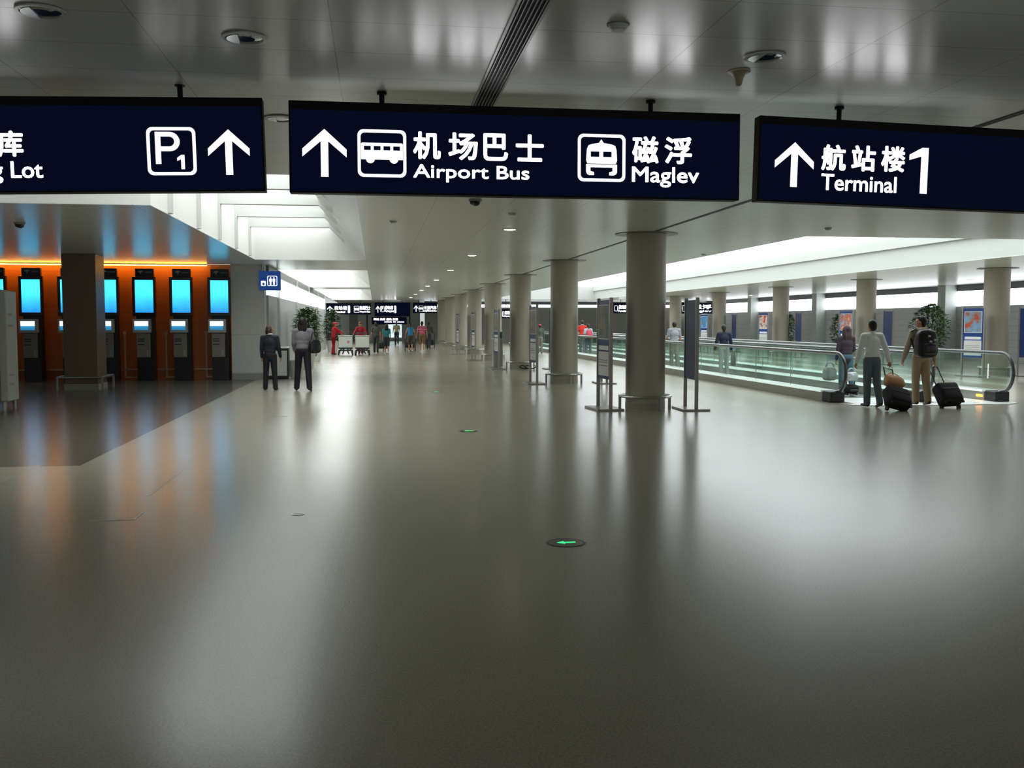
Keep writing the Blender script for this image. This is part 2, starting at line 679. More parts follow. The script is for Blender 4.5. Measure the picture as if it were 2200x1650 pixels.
# right-hand wall: grey shutters below, a bright glazed band above, pilasters
wr = XR
struct(MB().box(wr, wr + .2, YN, YF, 0, 2.28).obj('wall_right', seam_mat('grey shutter wall', 'c2c4c8', .4, .05, 3.0, 0, .28, .05, .02, .72, axes=('Y', 'Z'))))
struct(MB().box(wr - .02, wr + .2, YN, YF, 2.93, CEIL).obj('trim_8', mat('dark grey band', '63656a', .4, .1)))
py = [at_x(px, 700, wr).y for px in (2200, 2046, 1768, 1626)]
py = [15.5, 27.5] + py[1:] + [72.0]
b = MB()
for y in py:
    b.box(wr - .55, wr + .01, y - .3, y + .3, 0, CEIL - .001)
struct(b.obj('trim_9', mat('pilaster grey', 'bfc4c2', .4, .05)))
M_BAND = mat('bright glazed band', 'ffffff', .4, emit='f6fcff', strength=LUM_BAND)
for y0, y1 in zip([YN] + py, py + [YF]):
    struct(MB().box(wr + .05, wr + .1, y0, y1, 2.28, 2.93).obj('window_%d' % wn, M_BAND))
    wn += 1
# far end of the halls
struct(MB().box(-9, 3.8, YF, YF + .1, 0, CEIL).obj('wall_far', M_GREYX))
A_, B_ = at_y(834, 725, YF - .05), at_y(866, 688, YF - .05)
struct(MB().box(A_.x, B_.x, YF - .06, YF, A_.z, B_.z).obj('window_30', mat('lit far doorway', 'cfe6ea', .3, emit='cfe6ea', strength=.9)))
A_, B_ = at_y(790, 725, YF - .05), at_y(800, 685, YF - .05)
b = MB()
for px in (742, 778, 800, 822, 872, 888, 930):
    q = at_y(px, 700, YF - 1)
    b.box(q.x - .35, q.x + .35, YF - 1.4, YF - .7, 0, CEIL - .001)
struct(b.obj('trim_20', mat('pale far pier', 'a9aaa4', .4)))
b = MB()
b.box(3.8, XR, YF - 8, YF - 7.9, 0, 2.75)
struct(b.obj('wall_back', mat('dull olive grey wall', '86877e', .4, .1)))
struct(MB().box(3.8, XR, YF - 8.02, YF - 7.95, 2.75, 2.95).obj('window_%d' % wn, M_BAND))
wn += 1
struct(MB().box(3.8, XR, YF - 8, YF - 7.9, 2.95, CEIL).obj('trim_10', mat('dark grey band')))
# ceiling joint along the column row
struct(MB().box(4.87, 4.95, YN, YF - 8.1, CEIL - .004, CEIL + .01).obj('trim_11', mat('dark joint', '3c3d3a', .6)))
# ------------------------------------------------------------------ columns and their guard rails
def make_column(loc, label, group, H=CEIL):
    t = thing('round_column', loc, label, 'column', group)
    b = MB().lathe([(.36, 0.0), (.36, H)], n=48)
    o = b.obj('shaft', M_COLUMN, t, smooth=True)
    MB().lathe([(.362, H - .012), (.57, H - .012), (.57, H - .001), (.362, H - .001)], n=48).obj('ceiling_collar', mat('collar grey', '77756c', .4, .4), t, smooth=True)
    # vertical joint and skirting line of the cladding
    MB().lathe([(.3605, .02), (.364, .02), (.364, .13), (.3605, .13)], n=48).obj('skirting', mat('column skirting', 'a19d8f', .45, .05), t, smooth=True)
    return t


def make_rail(loc, label, group, square=0.0):
    t = thing('column_guard_rail', loc, label, 'guard rail', group)
    if square:
        s = square
        b = MB()
        pts = [(-s, -s, .3), (s, -s, .3), (s, s, .3), (-s, s, .3)]
        for p, q in zip(pts, pts[1:] + pts[:1]):
            b.cyl(p, q, .028, n=10)
        b.obj('rail', M_STEEL, t, smooth=True)
        corners = [(-s, -s), (s, -s), (s, s), (-s, s)]
    else:
        R = .47
        MB().tube([(R * math.cos(a * PI / 24), R * math.sin(a * PI / 24), .25) for a in range(48)], .024, 8, closed=True).obj('rail', M_STEEL, t, smooth=True)
        corners = [(R * math.cos(a), R * math.sin(a)) for a in (.05, PI / 2, PI - .05, -PI / 2 + .35)]
    for x, y in corners:
        MB().box(x - .022, x + .022, y - .022, y + .022, 0, .27 if not square else .3).obj('leg', M_STEEL_D, t)
    return t


CROW = [17.4, 25.2, 33.0, 40.8, 48.6, 56.4, 64.2, 72.0]
CX = 4.9
c0 = make_column((CX, CROW[0], 0), 'large round grey column nearest the camera, between two poster stands', 'round columns of the middle row')
r0 = make_rail((CX, CROW[0], 0), 'steel hoop rail round the foot of the nearest round column', 'hoop rails of the middle row')
CL = [None, 'round column behind the nearest one, second in the middle row', 'third round column of the middle row, beside the teal-topped bin',
      'fourth round column of the middle row counted from the camera', 'fifth round column of the middle row counted from the camera',
      'sixth round column of the middle row counted from the camera', 'seventh round column of the middle row, far down the hall',
      'farthest round column of the middle row, next to the hanging bus sign']
for i in range(1, 8):
    dup(c0, (CX, CROW[i], 0), CL[i])
    dup(r0, (CX, CROW[i], 0), 'steel hoop rail round the foot of the %s column of the middle row' % ORD[i])
R2 = [(2140, 580), (1860, 602), (1677, 616), (1545, 628), (1451, 636)]
R2P = []
for i, (px, y) in enumerate(R2):
    p = at_z(px, y, CEIL)
    R2P.append((18.35, at_x(px, 690, 18.35).y))
    dup(c0, (18.35, R2P[-1][1], 0), ['round column behind the right end of the moving walkway',
        'round column seen beyond the man in the white jumper', 'round column beyond the walkway, third from the right edge',
        'round column behind the man in the navy shirt', 'round column behind the man in the pale grey shirt'][i], group='round columns beyond the walkway')
    dup(r0, (18.35, R2P[-1][1], 0), 'steel hoop rail round the %s column beyond the walkway, counted from the right' % ORD[i], group='hoop rails beyond the walkway')
# square pillar in the kiosk alcove
t = thing('square_pillar', (-6.88, 24.6, 0), 'square brown-grey pillar standing in front of the blue screen kiosks', 'pillar')
MB().box(-.38, .38, -.38, .38, .14, CEIL - .001, .012).obj('shaft', mat('dull brown cladding', '74634f', .45, .05), t)
MB().box(-.39, .39, -.39, .39, 0, .14).obj('skirting', mat('column skirting'), t)
make_rail((-6.88, 24.6, 0), 'dark square rail round the foot of the pillar by the kiosks', 'pillar rails', .5)


# ------------------------------------------------------------------ ceiling fittings
def downlight(loc, label, group, lit, r=.105):
    t = thing('downlight', loc, label, 'downlight', group)
    MB().lathe([(r, 0), (r + .02, -.004), (r + .02, -.012), (r, -.014), (r - .006, -.006)], n=32).obj('trim_ring', mat('white trim ring', 'c9cbc6', .35, .2), t, smooth=True)
    if lit:
        MB().lathe([(0, -.02), (r * .7, -.018), (r - .004, -.012)], n=32).obj('lens', mat('lit lamp lens', 'fff6e4', .5, emit='fff2dc', strength=7), t)
    else:
        MB().lathe([(0, -.012), (r * .55, -.012), (r - .004, -.006)], n=32).obj('lens', mat('unlit lamp glass', '3c4a43', .08, .0, coat=.6), t)
        bm = MB()
        bm.prism([(r * .93 * math.cos(a), r * .93 * math.sin(a)) for a in [math.radians(x) for x in range(110, 255, 12)]], -.016, -.013)
        bm.obj('reflector', mat('silver reflector', 'e4ece8', .2, .6), t)
    return t


for i, (px, py_) in enumerate([(1097, 492), (1014, 548), (967, 580), (937, 601), (920, 614), (907, 623), (897, 632), (890, 639)]):
    p = at_z(px, py_, CEIL)
    p.x = 2.31
    if i == 0:
        d0 = downlight(p, 'glowing round downlight nearest the camera in the aisle row', 'lit downlights over the aisle', True)
    else:
        dup(d0, p, 'glowing round downlight in the aisle row, %s from the camera' % ORD[i])
p = at_z(525, 79, CEIL)
q0 = downlight(p, 'large unlit downlight in the dark ceiling, upper left', 'unlit downlights', False)
dup(q0, at_z(1643, 120, CEIL), 'large unlit downlight in the dark ceiling, upper right beside the beige antenna')
dup(q0, at_z(602, 253, CEIL), 'unlit downlight seen in the gap between the two left signs')
dup(q0, at_z(88, 22, CEIL), 'unlit downlight at the top left edge of the ceiling')
# lit lamps over the far right aisle
rl0 = None
for i, (px, py_) in enumerate([(2085, 601), (1731, 626), (1613, 634), (1522, 640)]):
    p = at_z(px, py_, CEIL)
    lab = 'glowing round downlight over the right-hand aisle, %s from the right edge' % ['first', 'second', 'third', 'fourth'][i]
    rl0 = rl0 or None
    dup(d0, p, lab, group='lit downlights over the right aisle')

# linear air grille
t = thing('air_grille', (.80, 5.6, CEIL), 'long dark slotted air grille running along the ceiling', 'air grille')
b = MB()
b.box(-.085, -.07, -6, 4.6, -.012, 0).box(.07, .085, -6, 4.6, -.012, 0)
b.obj('frame', mat('grille frame', '8b8d86', .35, .5), t)
MB().box(-.07, .07, -6, 4.6, -.003, -.001).obj('slot', mat('dark slot', '161714', .8), t)
b = MB()
for i in range(6):
    x = -.058 + i * .0232
    b.box(x - .0035, x + .0035, -6, 4.6, -.012, -.003)
b.obj('louvres', mat('grille louvre', '6f7069', .4, .5), t)

# smoke detectors, antenna, dome cameras
def detector(loc, label):
    t = thing('smoke_detector', loc, label, 'smoke detector', 'smoke detectors')
    MB().lathe([(0, -.035), (.035, -.035), (.05, -.022), (.055, 0)], n=24).obj('housing', mat('white plastic', 'c8cac4', .4), t, smooth=True)
    MB().lathe([(.056, 0), (.062, -.006), (.062, 0)], n=24).obj('base_ring', mat('grey plastic', '8a8c87', .5), t, smooth=True)
    return t


dt = detector(at_z(1328, 52, CEIL), 'white round smoke detector on the dark ceiling right of the air grille')
dup(dt, at_z(1779, 490, CEIL), 'small round smoke detector at the near corner of the bright skylight')
dup(dt, at_z(1512, 546, CEIL), 'small round smoke detector left of the bright skylight edge')
dup(dt, at_z(1100, 458, CEIL), 'small round smoke detector above the nearest lit downlight')
dup(dt, at_z(845, 475, CEIL), 'small round smoke detector on the ceiling just right of the left skylight well')
t = thing('ceiling_antenna', at_z(1587, 152, CEIL), 'beige cone-shaped antenna hanging from the ceiling beside a downlight', 'antenna')
MB().lathe([(.068, 0), (.068, -.012), (.045, -.022), (.03, -.05), (.022, -.085), (.014, -.095), (0, -.097)], n=28).obj('cone', mat('beige plastic', 'a99c80', .5), t, smooth=True)
MB().lathe([(.07, 0), (.075, -.004), (.075, -.01), (.069, -.012)], n=28).obj('base_plate', mat('beige plastic base', 'b5aa91', .5), t, smooth=True)


def dome(loc, label):
    t = thing('dome_camera', loc, label, 'security camera', 'dome cameras')
    MB().lathe([(.085, 0), (.088, -.012), (.08, -.03), (.07, -.03)], n=28).obj('housing', mat('grey plastic'), t, smooth=True)
    MB().lathe([(.072, -.03), (.068, -.055), (.05, -.078), (.02, -.09), (0, -.092)], n=28).obj('dome_cover', mat('smoked dome', '0a0b0c', .1, coat=.5), t, smooth=True)
    return t


dm = dome(at_z(1021, 428, CEIL), 'black dome security camera under the airport bus sign')
dup(dm, at_z(42, 478, CEIL), 'black dome security camera on the kiosk alcove ceiling')


# ------------------------------------------------------------------ hanging signs
def hang_sign(name, x0, x1, z0, z1, Y, rods, label, group, roll=0.0, depth=.11, band=.06, ceil=CEIL, cat='hanging sign'):
    cx = (x0 + x1) / 2
    t = thing(name, (cx, Y, z0), label, cat, group)
    t.rotation_euler = (0, roll, 0)
    w, h = x1 - x0, z1 - z0
    MB().box(-w / 2, w / 2, .004, depth, 0, h, .004).obj('housing', M_SIGNB, t)
    MB().box(-w / 2 + .012, w / 2 - .012, 0, .006, .012, h - band).obj('face_panel', M_SIGNF, t)
    for rx in rods:
        dx = rx - cx
        zt = ceil - z0 + dx * math.sin(roll)
        r = MB().cyl((dx, depth / 2, h), (dx, depth / 2, zt), .018, n=12).obj('hanging_rod', M_SIGNB, t, smooth=True)
        MB().cyl((dx, depth / 2, zt - .018), (dx, depth / 2, zt), .034, n=16).obj('ceiling_flange', M_SIGNB, r, smooth=True)
    return t, cx, z0


def rel(meshes_fn, cx, z0):
    return meshes_fn


def T(s, x0, x1, z0, z1, o, bold=.022):
    return text_mesh(s, x0 - o[0], x1 - o[0], z0 - o[1], z1 - o[1], bold)


def S(polys, o):
    return shape_mesh([[(x - o[0], z - o[1]) for x, z in p] for p in polys])


def chars(cs, spans, z0, z1, o, bold=.03):
    return [T(c, a, b_, z0, z1, o, bold) for c, (a, b_) in zip(cs, spans)]


def bus_icon(x0, x1, z0, z1, o):
    w, h = x1 - x0, z1 - z0
    P = lambda u, v: (x0 + u * w, z0 + v * h)
    body = [P(.07, .37), P(.93, .37), P(.93, .70), P(.91, .72), P(.09, .72), P(.07, .70)]
    wins = [[P(u, .565), P(u + .14, .565), P(u + .14, .655), P(u, .655)] for u in (.13, .33, .53, .73)]
    return [S(box_icon(x0, x1, z0, z1), o), S([body] + wins, o),
            S([circ(*P(.26, .385), .092 * w)], o), S([circ(*P(.745, .385), .092 * w)], o)]


def train_icon(x0, x1, z0, z1, o):
    w, h = x1 - x0, z1 - z0
    P = lambda u, v: (x0 + u * w, z0 + v * h)
    body = [P(.2, .38), P(.8, .38), P(.825, .45), P(.81, .68), P(.78, .76), P(.70, .79), P(.54, .815), P(.49, .89), P(.44, .815),
            P(.30, .79), P(.22, .76), P(.19, .68), P(.175, .45)]
    wins = [[P(a, .52), P(c, .52), P(c, .635), P(a, .635)] for a, c in ((.27, .45), (.53, .71))]
    base = [P(.175, .365), P(.825, .365), P(.825, .20), P(.80, .155), P(.76, .135), P(.66, .135), P(.66, .20), P(.73, .22), P(.73, .30), P(.265, .30),
            P(.265, .22), P(.34, .20), P(.34, .135), P(.24, .135), P(.2, .155), P(.175, .20)]
    return [S(box_icon(x0, x1, z0, z1), o), S([body] + wins, o), S([base], o)]


SY = 6.93
G = 'large hanging direction signs'
# left: parking
t, cx, z0 = hang_sign('hanging_sign', -3.95, -.735, 2.445, 3.075, SY, (-3.4, -1.28), 'black hanging sign on the left, with parking icon and up arrow', G, roll=math.radians(-1.35))
# keep the right-hand end where it hangs
t.location.z += .012
o = (cx, z0)
RL = math.radians(-1.35)


def fz(x, z):       # a height read on the tilted panel, back to its own frame
    return z - .012 - math.tan(-RL) * (x - cx)


a = join_meshes('arrow', [S([arrow_poly(-1.105, -.83, fz(-.97, 2.60), fz(-.97, 2.905))], o)], M_SIGNW, t)


def letter_p(x0, x1, z0, z1):
    w, h = x1 - x0, z1 - z0
    P = lambda u, v: (x0 + u * w, z0 + v * h)
    arc = lambda cu, cv, ru, rv: [P(cu + ru * math.cos(a), cv + rv * math.sin(a)) for a in [math.radians(x) for x in range(-90, 91, 15)]]
    return [[P(0, 0), P(.22, 0), P(.22, .4)] + arc(.6, .7, .4, .3) + [P(0, 1)], [P(.22, .545)] + arc(.57, .7, .21, .155) + [P(.22, .855)]]


zz = fz(-1.345, 2.75)
px0, px1, pz0, pz1 = -1.502, -1.183, zz - .16, zz + .16
join_meshes('parking_icon', [S(box_icon(px0, px1, pz0, pz1), o), S(letter_p(px0 + .055, px0 + .215, pz0 + .075, pz1 - .032), o),
                            S([[(px1 - .125, pz0 + .095), (px1 - .125, pz0 + .115), (px1 - .098, pz0 + .135), (px1 - .077, pz0 + .135), (px1 - .077, pz0 + .04), (px1 - .1, pz0 + .04), (px1 - .1, pz0 + .107)]], o)], M_SIGNW, t)
zz = fz(-2.35, 2.775)
join_meshes('lettering', chars('停车库', [(-2.86, -2.70), (-2.65, -2.49), (-2.445, -2.285)], zz - .085, zz + .085, o) +
            [T('Parking Lot', -2.86, -2.17, zz - .26, zz - .115, o, .016)], M_SIGNW, t)

# centre: airport bus and maglev
t, cx, z0 = hang_sign('hanging_sign', -.575, 2.65, 2.49, 3.115, SY, (.06, 1.99), 'navy hanging sign in the centre, for the airport bus and maglev', G)
o = (cx, z0)
join_meshes('arrow', [S([arrow_poly(-.485, -.185, 2.60, 2.925)], o)], M_SIGNW, t)
join_meshes('bus_icon', bus_icon(-.11, .225, 2.605, 2.93, o), M_SIGNW, t)
join_meshes('lettering', chars('机场巴士', [(.272, .465), (.518, .725), (.765, .94), (.995, 1.195)], 2.735, 2.925, o, .028) +
            [T('Airport Bus', .272, 1.092, 2.578, 2.70, o, .016)], M_SIGNW, t)
join_meshes('train_icon', train_icon(1.442, 1.79, 2.605, 2.94, o), M_SIGNW, t)
join_meshes('lettering', chars('磁浮', [(1.84, 2.035), (2.08, 2.285)], 2.742, 2.935, o, .028) +
            [T('Maglev', 1.84, 2.34, 2.572, 2.718, o, .016)], M_SIGNW, t)

# right: terminal 1
RR = math.radians(1.35)
t, cx, z0 = hang_sign('hanging_sign', 2.785, 6.0, 2.452, 3.072, SY, (3.42, 5.4), 'navy hanging sign on the right, pointing to the terminal', G, roll=RR)
t.location.z += .0
o = (cx, z0)


def fz3(x, z):
    return z + math.tan(RR) * (x - cx)


join_meshes('arrow', [S([arrow_poly(2.91, 3.21, fz3(3.06, 2.595), fz3(3.06, 2.92))], o)], M_SIGNW, t)
cs = []
for ch, (xa, xb) in zip('航站楼', [(3.27, 3.46), (3.505, 3.695), (3.74, 3.93)]):
    zz = fz3((xa + xb) / 2, 2.815)
    cs.append(T(ch, xa, xb, zz - .095, zz + .095, o, .028))
zz = fz3(3.57, 2.63)
cs.append(T('Terminal', 3.275, 3.87, zz - .06, zz + .06, o, .016))
zz = fz3(4.035, 2.735)
cs.append(S([[(3.965, zz + .075), (3.965, zz + .115), (4.065, zz + .17), (4.115, zz + .17), (4.115, zz - .17), (4.06, zz - .17), (4.06, zz + .105)]], o))
join_meshes('lettering', cs, M_SIGNW, t)

# distant hanging signs
FY = 72.6
KF = FY / 62.0
fx_ = lambda x: x * KF
fz_ = lambda z: 1.6 + (z - 1.6) * KF


def far_sign(x0, x1, z0, z1, Y, rods, label):
    return hang_sign('hanging_sign', fx_(x0), fx_(x1), fz_(z0), fz_(z1), Y, [fx_(r) for r in rods], label, 'distant hanging signs')


def fT(s, x0, x1, z0, z1, o, bold=.02):
    return T(s, fx_(x0), fx_(x1), fz_(z0), fz_(z1), o, bold)


def fchars(cs, spans, z0, z1, o):
    return [fT(c, a, b_, z0, z1, o) for c, (a, b_) in zip(cs, spans)]


def fS(polys, o):
    return S([[(fx_(x), fz_(z)) for x, z in p] for p in polys], o)


def fbus(x0, x1, z0, z1, o):
    return bus_icon(fx_(x0), fx_(x1), fz_(z0), fz_(z1), o)

t, cx, z0 = far_sign(-3.0, -.25, 2.07, 2.78, FY, (-2.3, -.9), 'small distant navy sign at the far left, above the workers in red')
o = (cx, z0)
join_meshes('lettering', [fS([arrow_poly(-3.0 + .05, -2.62, 2.2, 2.6)], o)] + fchars('航站楼', [(-2.5, -2.27), (-2.24, -2.01), (-1.98, -1.75)], 2.36, 2.6, o) +
            [fT('Terminal', -2.5, -1.85, 2.18, 2.3, o), fT('1', -1.68, -1.55, 2.18, 2.62, o)], M_SIGNW, t)
join_meshes('lettering', fbus(-1.3, -.98, 2.2, 2.6, o) +
            fchars('机场巴士', [(-.95, -.79), (-.78, -.62), (-.61, -.45), (-.44, -.29)], 2.36, 2.6, o) + [fT('Airport Bus', -.95, -.3, 2.18, 2.3, o)], M_SIGNW, t)
t, cx, z0 = far_sign(-.03, 2.14, 1.95, 2.83, FY, (.5, 1.7), 'distant navy parking sign in the middle of the hall')
o = (cx, z0)
join_meshes('lettering', [fS([arrow_poly(.05, .3, 2.2, 2.62)], o), fS(box_icon(.33, .58, 2.24, 2.6), o), fT('P', .39, .5, 2.32, 2.56, o)] +
            fchars('停车库', [(.62, .78), (.79, .95), (.96, 1.12)], 2.38, 2.62, o) + [fT('Parking Lot', .62, 1.16, 2.2, 2.34, o), fT('1', 1.2, 1.31, 2.18, 2.62, o)], M_SIGNW, t)
t, cx, z0 = far_sign(-.22, 2.08, 1.45, 1.93, FY + 4, (.2, 1.7), 'dark two-line sign hanging lower, under the distant parking sign')
o = (cx, z0)
join_meshes('lettering', [fT('到达 出发 值机 交通', -.1, 1.5, 1.72, 1.86, o), fT('Arrivals  Departures', .6, 1.9, 1.55, 1.66, o)], M_SIGNW, t)
t, cx, z0 = far_sign(2.36, 3.9, 2.17, 2.83, FY, (2.7, 3.5), 'distant navy bus sign beside the farthest round column')
o = (cx, z0)
join_meshes('lettering', [fS([arrow_poly(2.42, 2.7, 2.25, 2.65)], o)] + fbus(2.74, 3.02, 2.28, 2.62, o) +
            fchars('长途汽车', [(3.06, 3.24), (3.26, 3.44), (3.46, 3.64), (3.66, 3.84)], 2.4, 2.62, o) + [fT('Long Distance Bus', 3.0, 3.85, 2.24, 2.36, o)], M_SIGNW, t)
for (pxa, pxb, ya, yb, txt, en, lab) in ((1462, 1533, 650, 674, '磁浮', 'Maglev', 'distant navy train sign beyond the walkway, right of the nearest column'),
                                  (1318, 1350, 651, 673, '航站楼', 'Terminal', 'distant navy sign seen just left of the nearest column'),
                                  (1078, 1096, 664, 684, '机场', 'Airport', 'distant navy sign between the third and fourth columns')):
    A, B_ = at_y(pxa, yb, 69), at_y(pxb, ya, 69)
    t, cx, z0 = hang_sign('hanging_sign', A.x, B_.x, A.z, B_.z, 69, ((A.x + B_.x) / 2,), lab, 'distant signs in the right hall')
    w, h = B_.x - A.x, B_.z - A.z
    o = (cx, z0)
    join_meshes('lettering', [T(txt, A.x + .35 * w, B_.x - .06 * w, A.z + .42 * h, A.z + .8 * h, o, .02), T(en, A.x + .3 * w, B_.x - .06 * w, A.z + .12 * h, A.z + .32 * h, o, .02),
                S(box_icon(A.x + .06 * w, A.x + .28 * w, A.z + .2 * h, A.z + .75 * h, .03, .04), o)], M_SIGNW, t)

# blue toilet sign
t = thing('toilet_sign', (-2.88, 27.88, 2.48), 'square blue toilet sign hanging at the corner of the white pier', 'toilet sign')
MB().box(-.29, .29, 0, .1, 0, .53, .006).obj('panel', mat('sign blue', '1b4692', .4, emit='1b4692', strength=.35), t)
for x in (-.2, .2):
    MB().cyl((x, .05, .53), (x, .05, CEIL - 2.48), .015, n=10).obj('hanging_rod', M_STEEL, t)
o = (0, 0)
man = lambda cx, s: [[(cx - .022, .15), (cx + .022, .15), (cx + .022, .23), (cx + .036, .25), (cx + .036, .31), (cx + .02, .325), (cx - .02, .325), (cx - .036, .31), (cx - .036, .25), (cx - .022, .23)]]
join_meshes('pictogram', [S(box_icon(-.07, .2, .12, .40, .018, .03), o), S(man(.02, 1), o), S(man(.11, 1), o), S([circ(.02, .35, .017)], o), S([circ(.11, .35, .017)], o)], M_SIGNW, t)
join_meshes('wheelchair_mark', [S([rrect(-.24, -.11, .12, .26, .015), circ(-.175, .175, .035)], o)], M_SIGNW, t)
# ------------------------------------------------------------------ kiosks in the alcove
M_SCREEN = gradient_emit('blue display picture', [(0, '1f7de8'), (.45, '37b6ff'), (.8, '45e2ff'), (1, '3fd6ff')], 1.25, 'Z', 1.86, 2.72, .25)
M_TOUCH = gradient_emit('touch screen picture', [(0, '1e6f9e'), (.44, '2f86b4'), (.46, 'dff0f8'), (1, 'eef8fb')], .9, 'Z', 1.4, 1.61)


def make_kiosk(loc, label):
    t = thing('information_kiosk', loc, label, 'kiosk', 'blue screen kiosks along the orange wall')
    MB().box(-.24, .20, -.02, .34, 0, .64, .008).obj('base_cabinet', mat('black cabinet', '0e0f11', .4), t)
    MB().box(-.26, .20, .06, .32, .64, 1.80, .006).obj('rear_column', mat('black cabinet'), t)
    c = MB().box(-.24, .1, -.05, .07, .64, 1.30, .008).obj('console', mat('kiosk warm grey', '8f8a80', .45), t)
    b = MB()
    for z in (.98, 1.07, 1.13):
        b.box(-.21, -.03, -.056, -.049, z, z + .022)
    b.obj('card_slots', M_BLACK, c)
    MB().box(.02, .07, -.056, -.049, .68, .84).obj('receipt_tray', mat('pale grey plastic', 'a8a69e', .4), c)
    m_ = MB().box(-.32, .14, -.12, .06, 1.31, 1.68, .015).obj('touch_monitor', mat('kiosk light grey', 'b9bab4', .4), t)
    MB().box(-.27, .09, -.124, -.119, 1.385, 1.625).obj('touch_screen', M_TOUCH, m_)
    d = MB().box(-.335, .275, -.02, .1, 1.76, 2.83, .012).obj('display_frame', mat('glossy navy black', '07080f', .25), t)
    MB().box(-.255, .215, -.026, -.019, 1.86, 2.74).obj('display_screen', M_SCREEN, d)
    h = MB().box(-.25, .23, 0, .12, 2.835, 3.05, .006).obj('header_box', mat('black header', '0b0b0d', .4), t)
    # emblem (a pair of swept wings over a stem) and four characters
    em = [[(-.17, 2.975), (-.1, 3.0), (-.03, 2.985), (-.035, 2.955), (-.09, 2.965), (-.075, 2.935), (-.1, 2.9), (-.115, 2.9), (-.105, 2.945), (-.16, 2.945)]]
    join_meshes('emblem', [shape_mesh(em)], mat('grey print', '9a9a9c', .5), h, y=-.001)
    join_meshes('lettering', [text_mesh('中国电信', .0, .19, 2.93, 2.975, .02)], mat('grey print'), h, y=-.001)
    return t


KX = [-10.04, -9.12, -8.13, -7.17, -6.21, -5.24, -4.23]
KL = ['blue screen kiosk half cut off by the left edge behind the white cabinet', 'blue screen kiosk just left of the square pillar, beside the white cabinet',
      'blue screen kiosk mostly hidden behind the square pillar', 'blue screen kiosk just right of the square pillar',
      'blue screen kiosk third from the right end of the row', 'blue screen kiosk second from the right end of the row',
      'blue screen kiosk at the right end of the row, against the white pier']
k0 = None
for x, lab in zip(KX, KL):
    if k0 is None:
        k0 = make_kiosk((x + .02, 27.8, 0), lab)
    else:
        dup(k0, (x + .02, 27.8, 0), lab)
# wall sockets with white cable ducts between the kiosks
s0 = None
for i, (px, lab) in enumerate(((268, 'pale wall socket and cable duct left of the third kiosk from the right'), (357, 'pale wall socket and cable duct between the third and second kiosks from the right'),
                               (443, 'pale wall socket and cable duct beside the kiosk at the right end'))):
    p = at_y(px, 715, 28.3)
    if s0 is None:
        s0 = thing('wall_socket', (p.x, 28.3, 0), lab, 'socket', 'sockets with cable ducts')
        MB().box(-.04, .04, -.03, 0, 1.24, 1.34, .005).obj('socket_box', mat('cream plastic', 'b8a894', .5), s0)
        MB().box(-.02, .02, -.02, 0, .08, 1.24).obj('cable_duct', mat('cream plastic'), s0)
        MB().box(-.02, .3, -.02, 0, .05, .09).obj('floor_duct', mat('cream plastic'), s0)
    else:
        dup(s0, (p.x, 28.3, 0), lab)
struct(MB().box(XL, -3.96, 28.27, 28.3, .27, .31).obj('trim_12', mat('thin steel skirting rail', 'a08a70', .35, .8)))
# cove lamp washing the orange wall from the ceiling
t = thing('cove_lamp', (-8.6, 28.08, CEIL - .06), 'long warm cove lamp along the top of the orange wall', 'cove lamp')
MB().box(-4.3, 4.0, -.03, .06, .03, .058).obj('shield', mat('cove shield', 'b5b2a8', .4), t)
MB().box(-4.3, 4.0, -.02, .02, .008, .03).obj('tube', mat('amber tube', 'ffb040', .5, emit='ffb536', strength=22), t)

# white cabinet at the left edge
t = thing('vending_cabinet', (-7.22, 18.95, 0), 'tall off-white cabinet on short legs, cut by the left edge', 'cabinet')
MB().box(-.6, .48, -.3, .4, .13, 2.19, .02).obj('body', mat('off-white cabinet', 'b4b5a4', .4), t)
MB().box(.485, .625, -.18, .36, .16, 2.17, .02).obj('side_panel', mat('off-white side', 'aaac9e', .4), t)
MB().box(-.6, .42, -.315, -.3, .2, 2.15, .008).obj('door', mat('off-white cabinet'), t)
for x in (-.5, .4, .56):
    for y in (-.22, .3):
        MB().cyl((x, y, 0), (x, y, .16), .03, n=12).obj('leg', M_STEEL_D, t)
b = MB()
for z, w in ((1.72, .1), (1.52, .12), (.62, .1), (.45, .1)):
    b.box(.626, .628, -.05 - w / 2, .07 + w / 2, z, z + .035)
b.obj('faded_print', mat('faded red print', 'a08a80', .6), t)


# ------------------------------------------------------------------ poster stands
def picture_mat(name, c1, c2, c3, scale=3.0):
    if name in MATS:
        return MATS[name]
    M = mat(name, c1, .45, spec=.25)
    nt = M.node_tree
    tc = nt.nodes.new('ShaderNodeTexCoord')
    n = nt.nodes.new('ShaderNodeTexNoise')
    n.inputs['Scale'].default_value = scale
    n.inputs['Detail'].default_value = 3
    nt.links.new(tc.outputs['Object'], n.inputs['Vector'])
    r = nt.nodes.new('ShaderNodeValToRGB')
    el = r.color_ramp.elements
    el[0].position, el[1].position = .36, .62
    e = el.new(.5)
    el[0].color, e.color, el[2].color = (*lin(c1), 1), (*lin(c2), 1), (*lin(c3), 1)
    nt.links.new(n.outputs['Fac'], r.inputs[0])
    nt.links.new(r.outputs[0], nt.nodes['Principled BSDF'].inputs['Base Color'])
    MATS[name] = M
    return M


M_PBLUE = mat('poster blue', '1c3f86', .25)
M_PNAVY = mat('poster navy', '1b3468', .4, spec=.2)


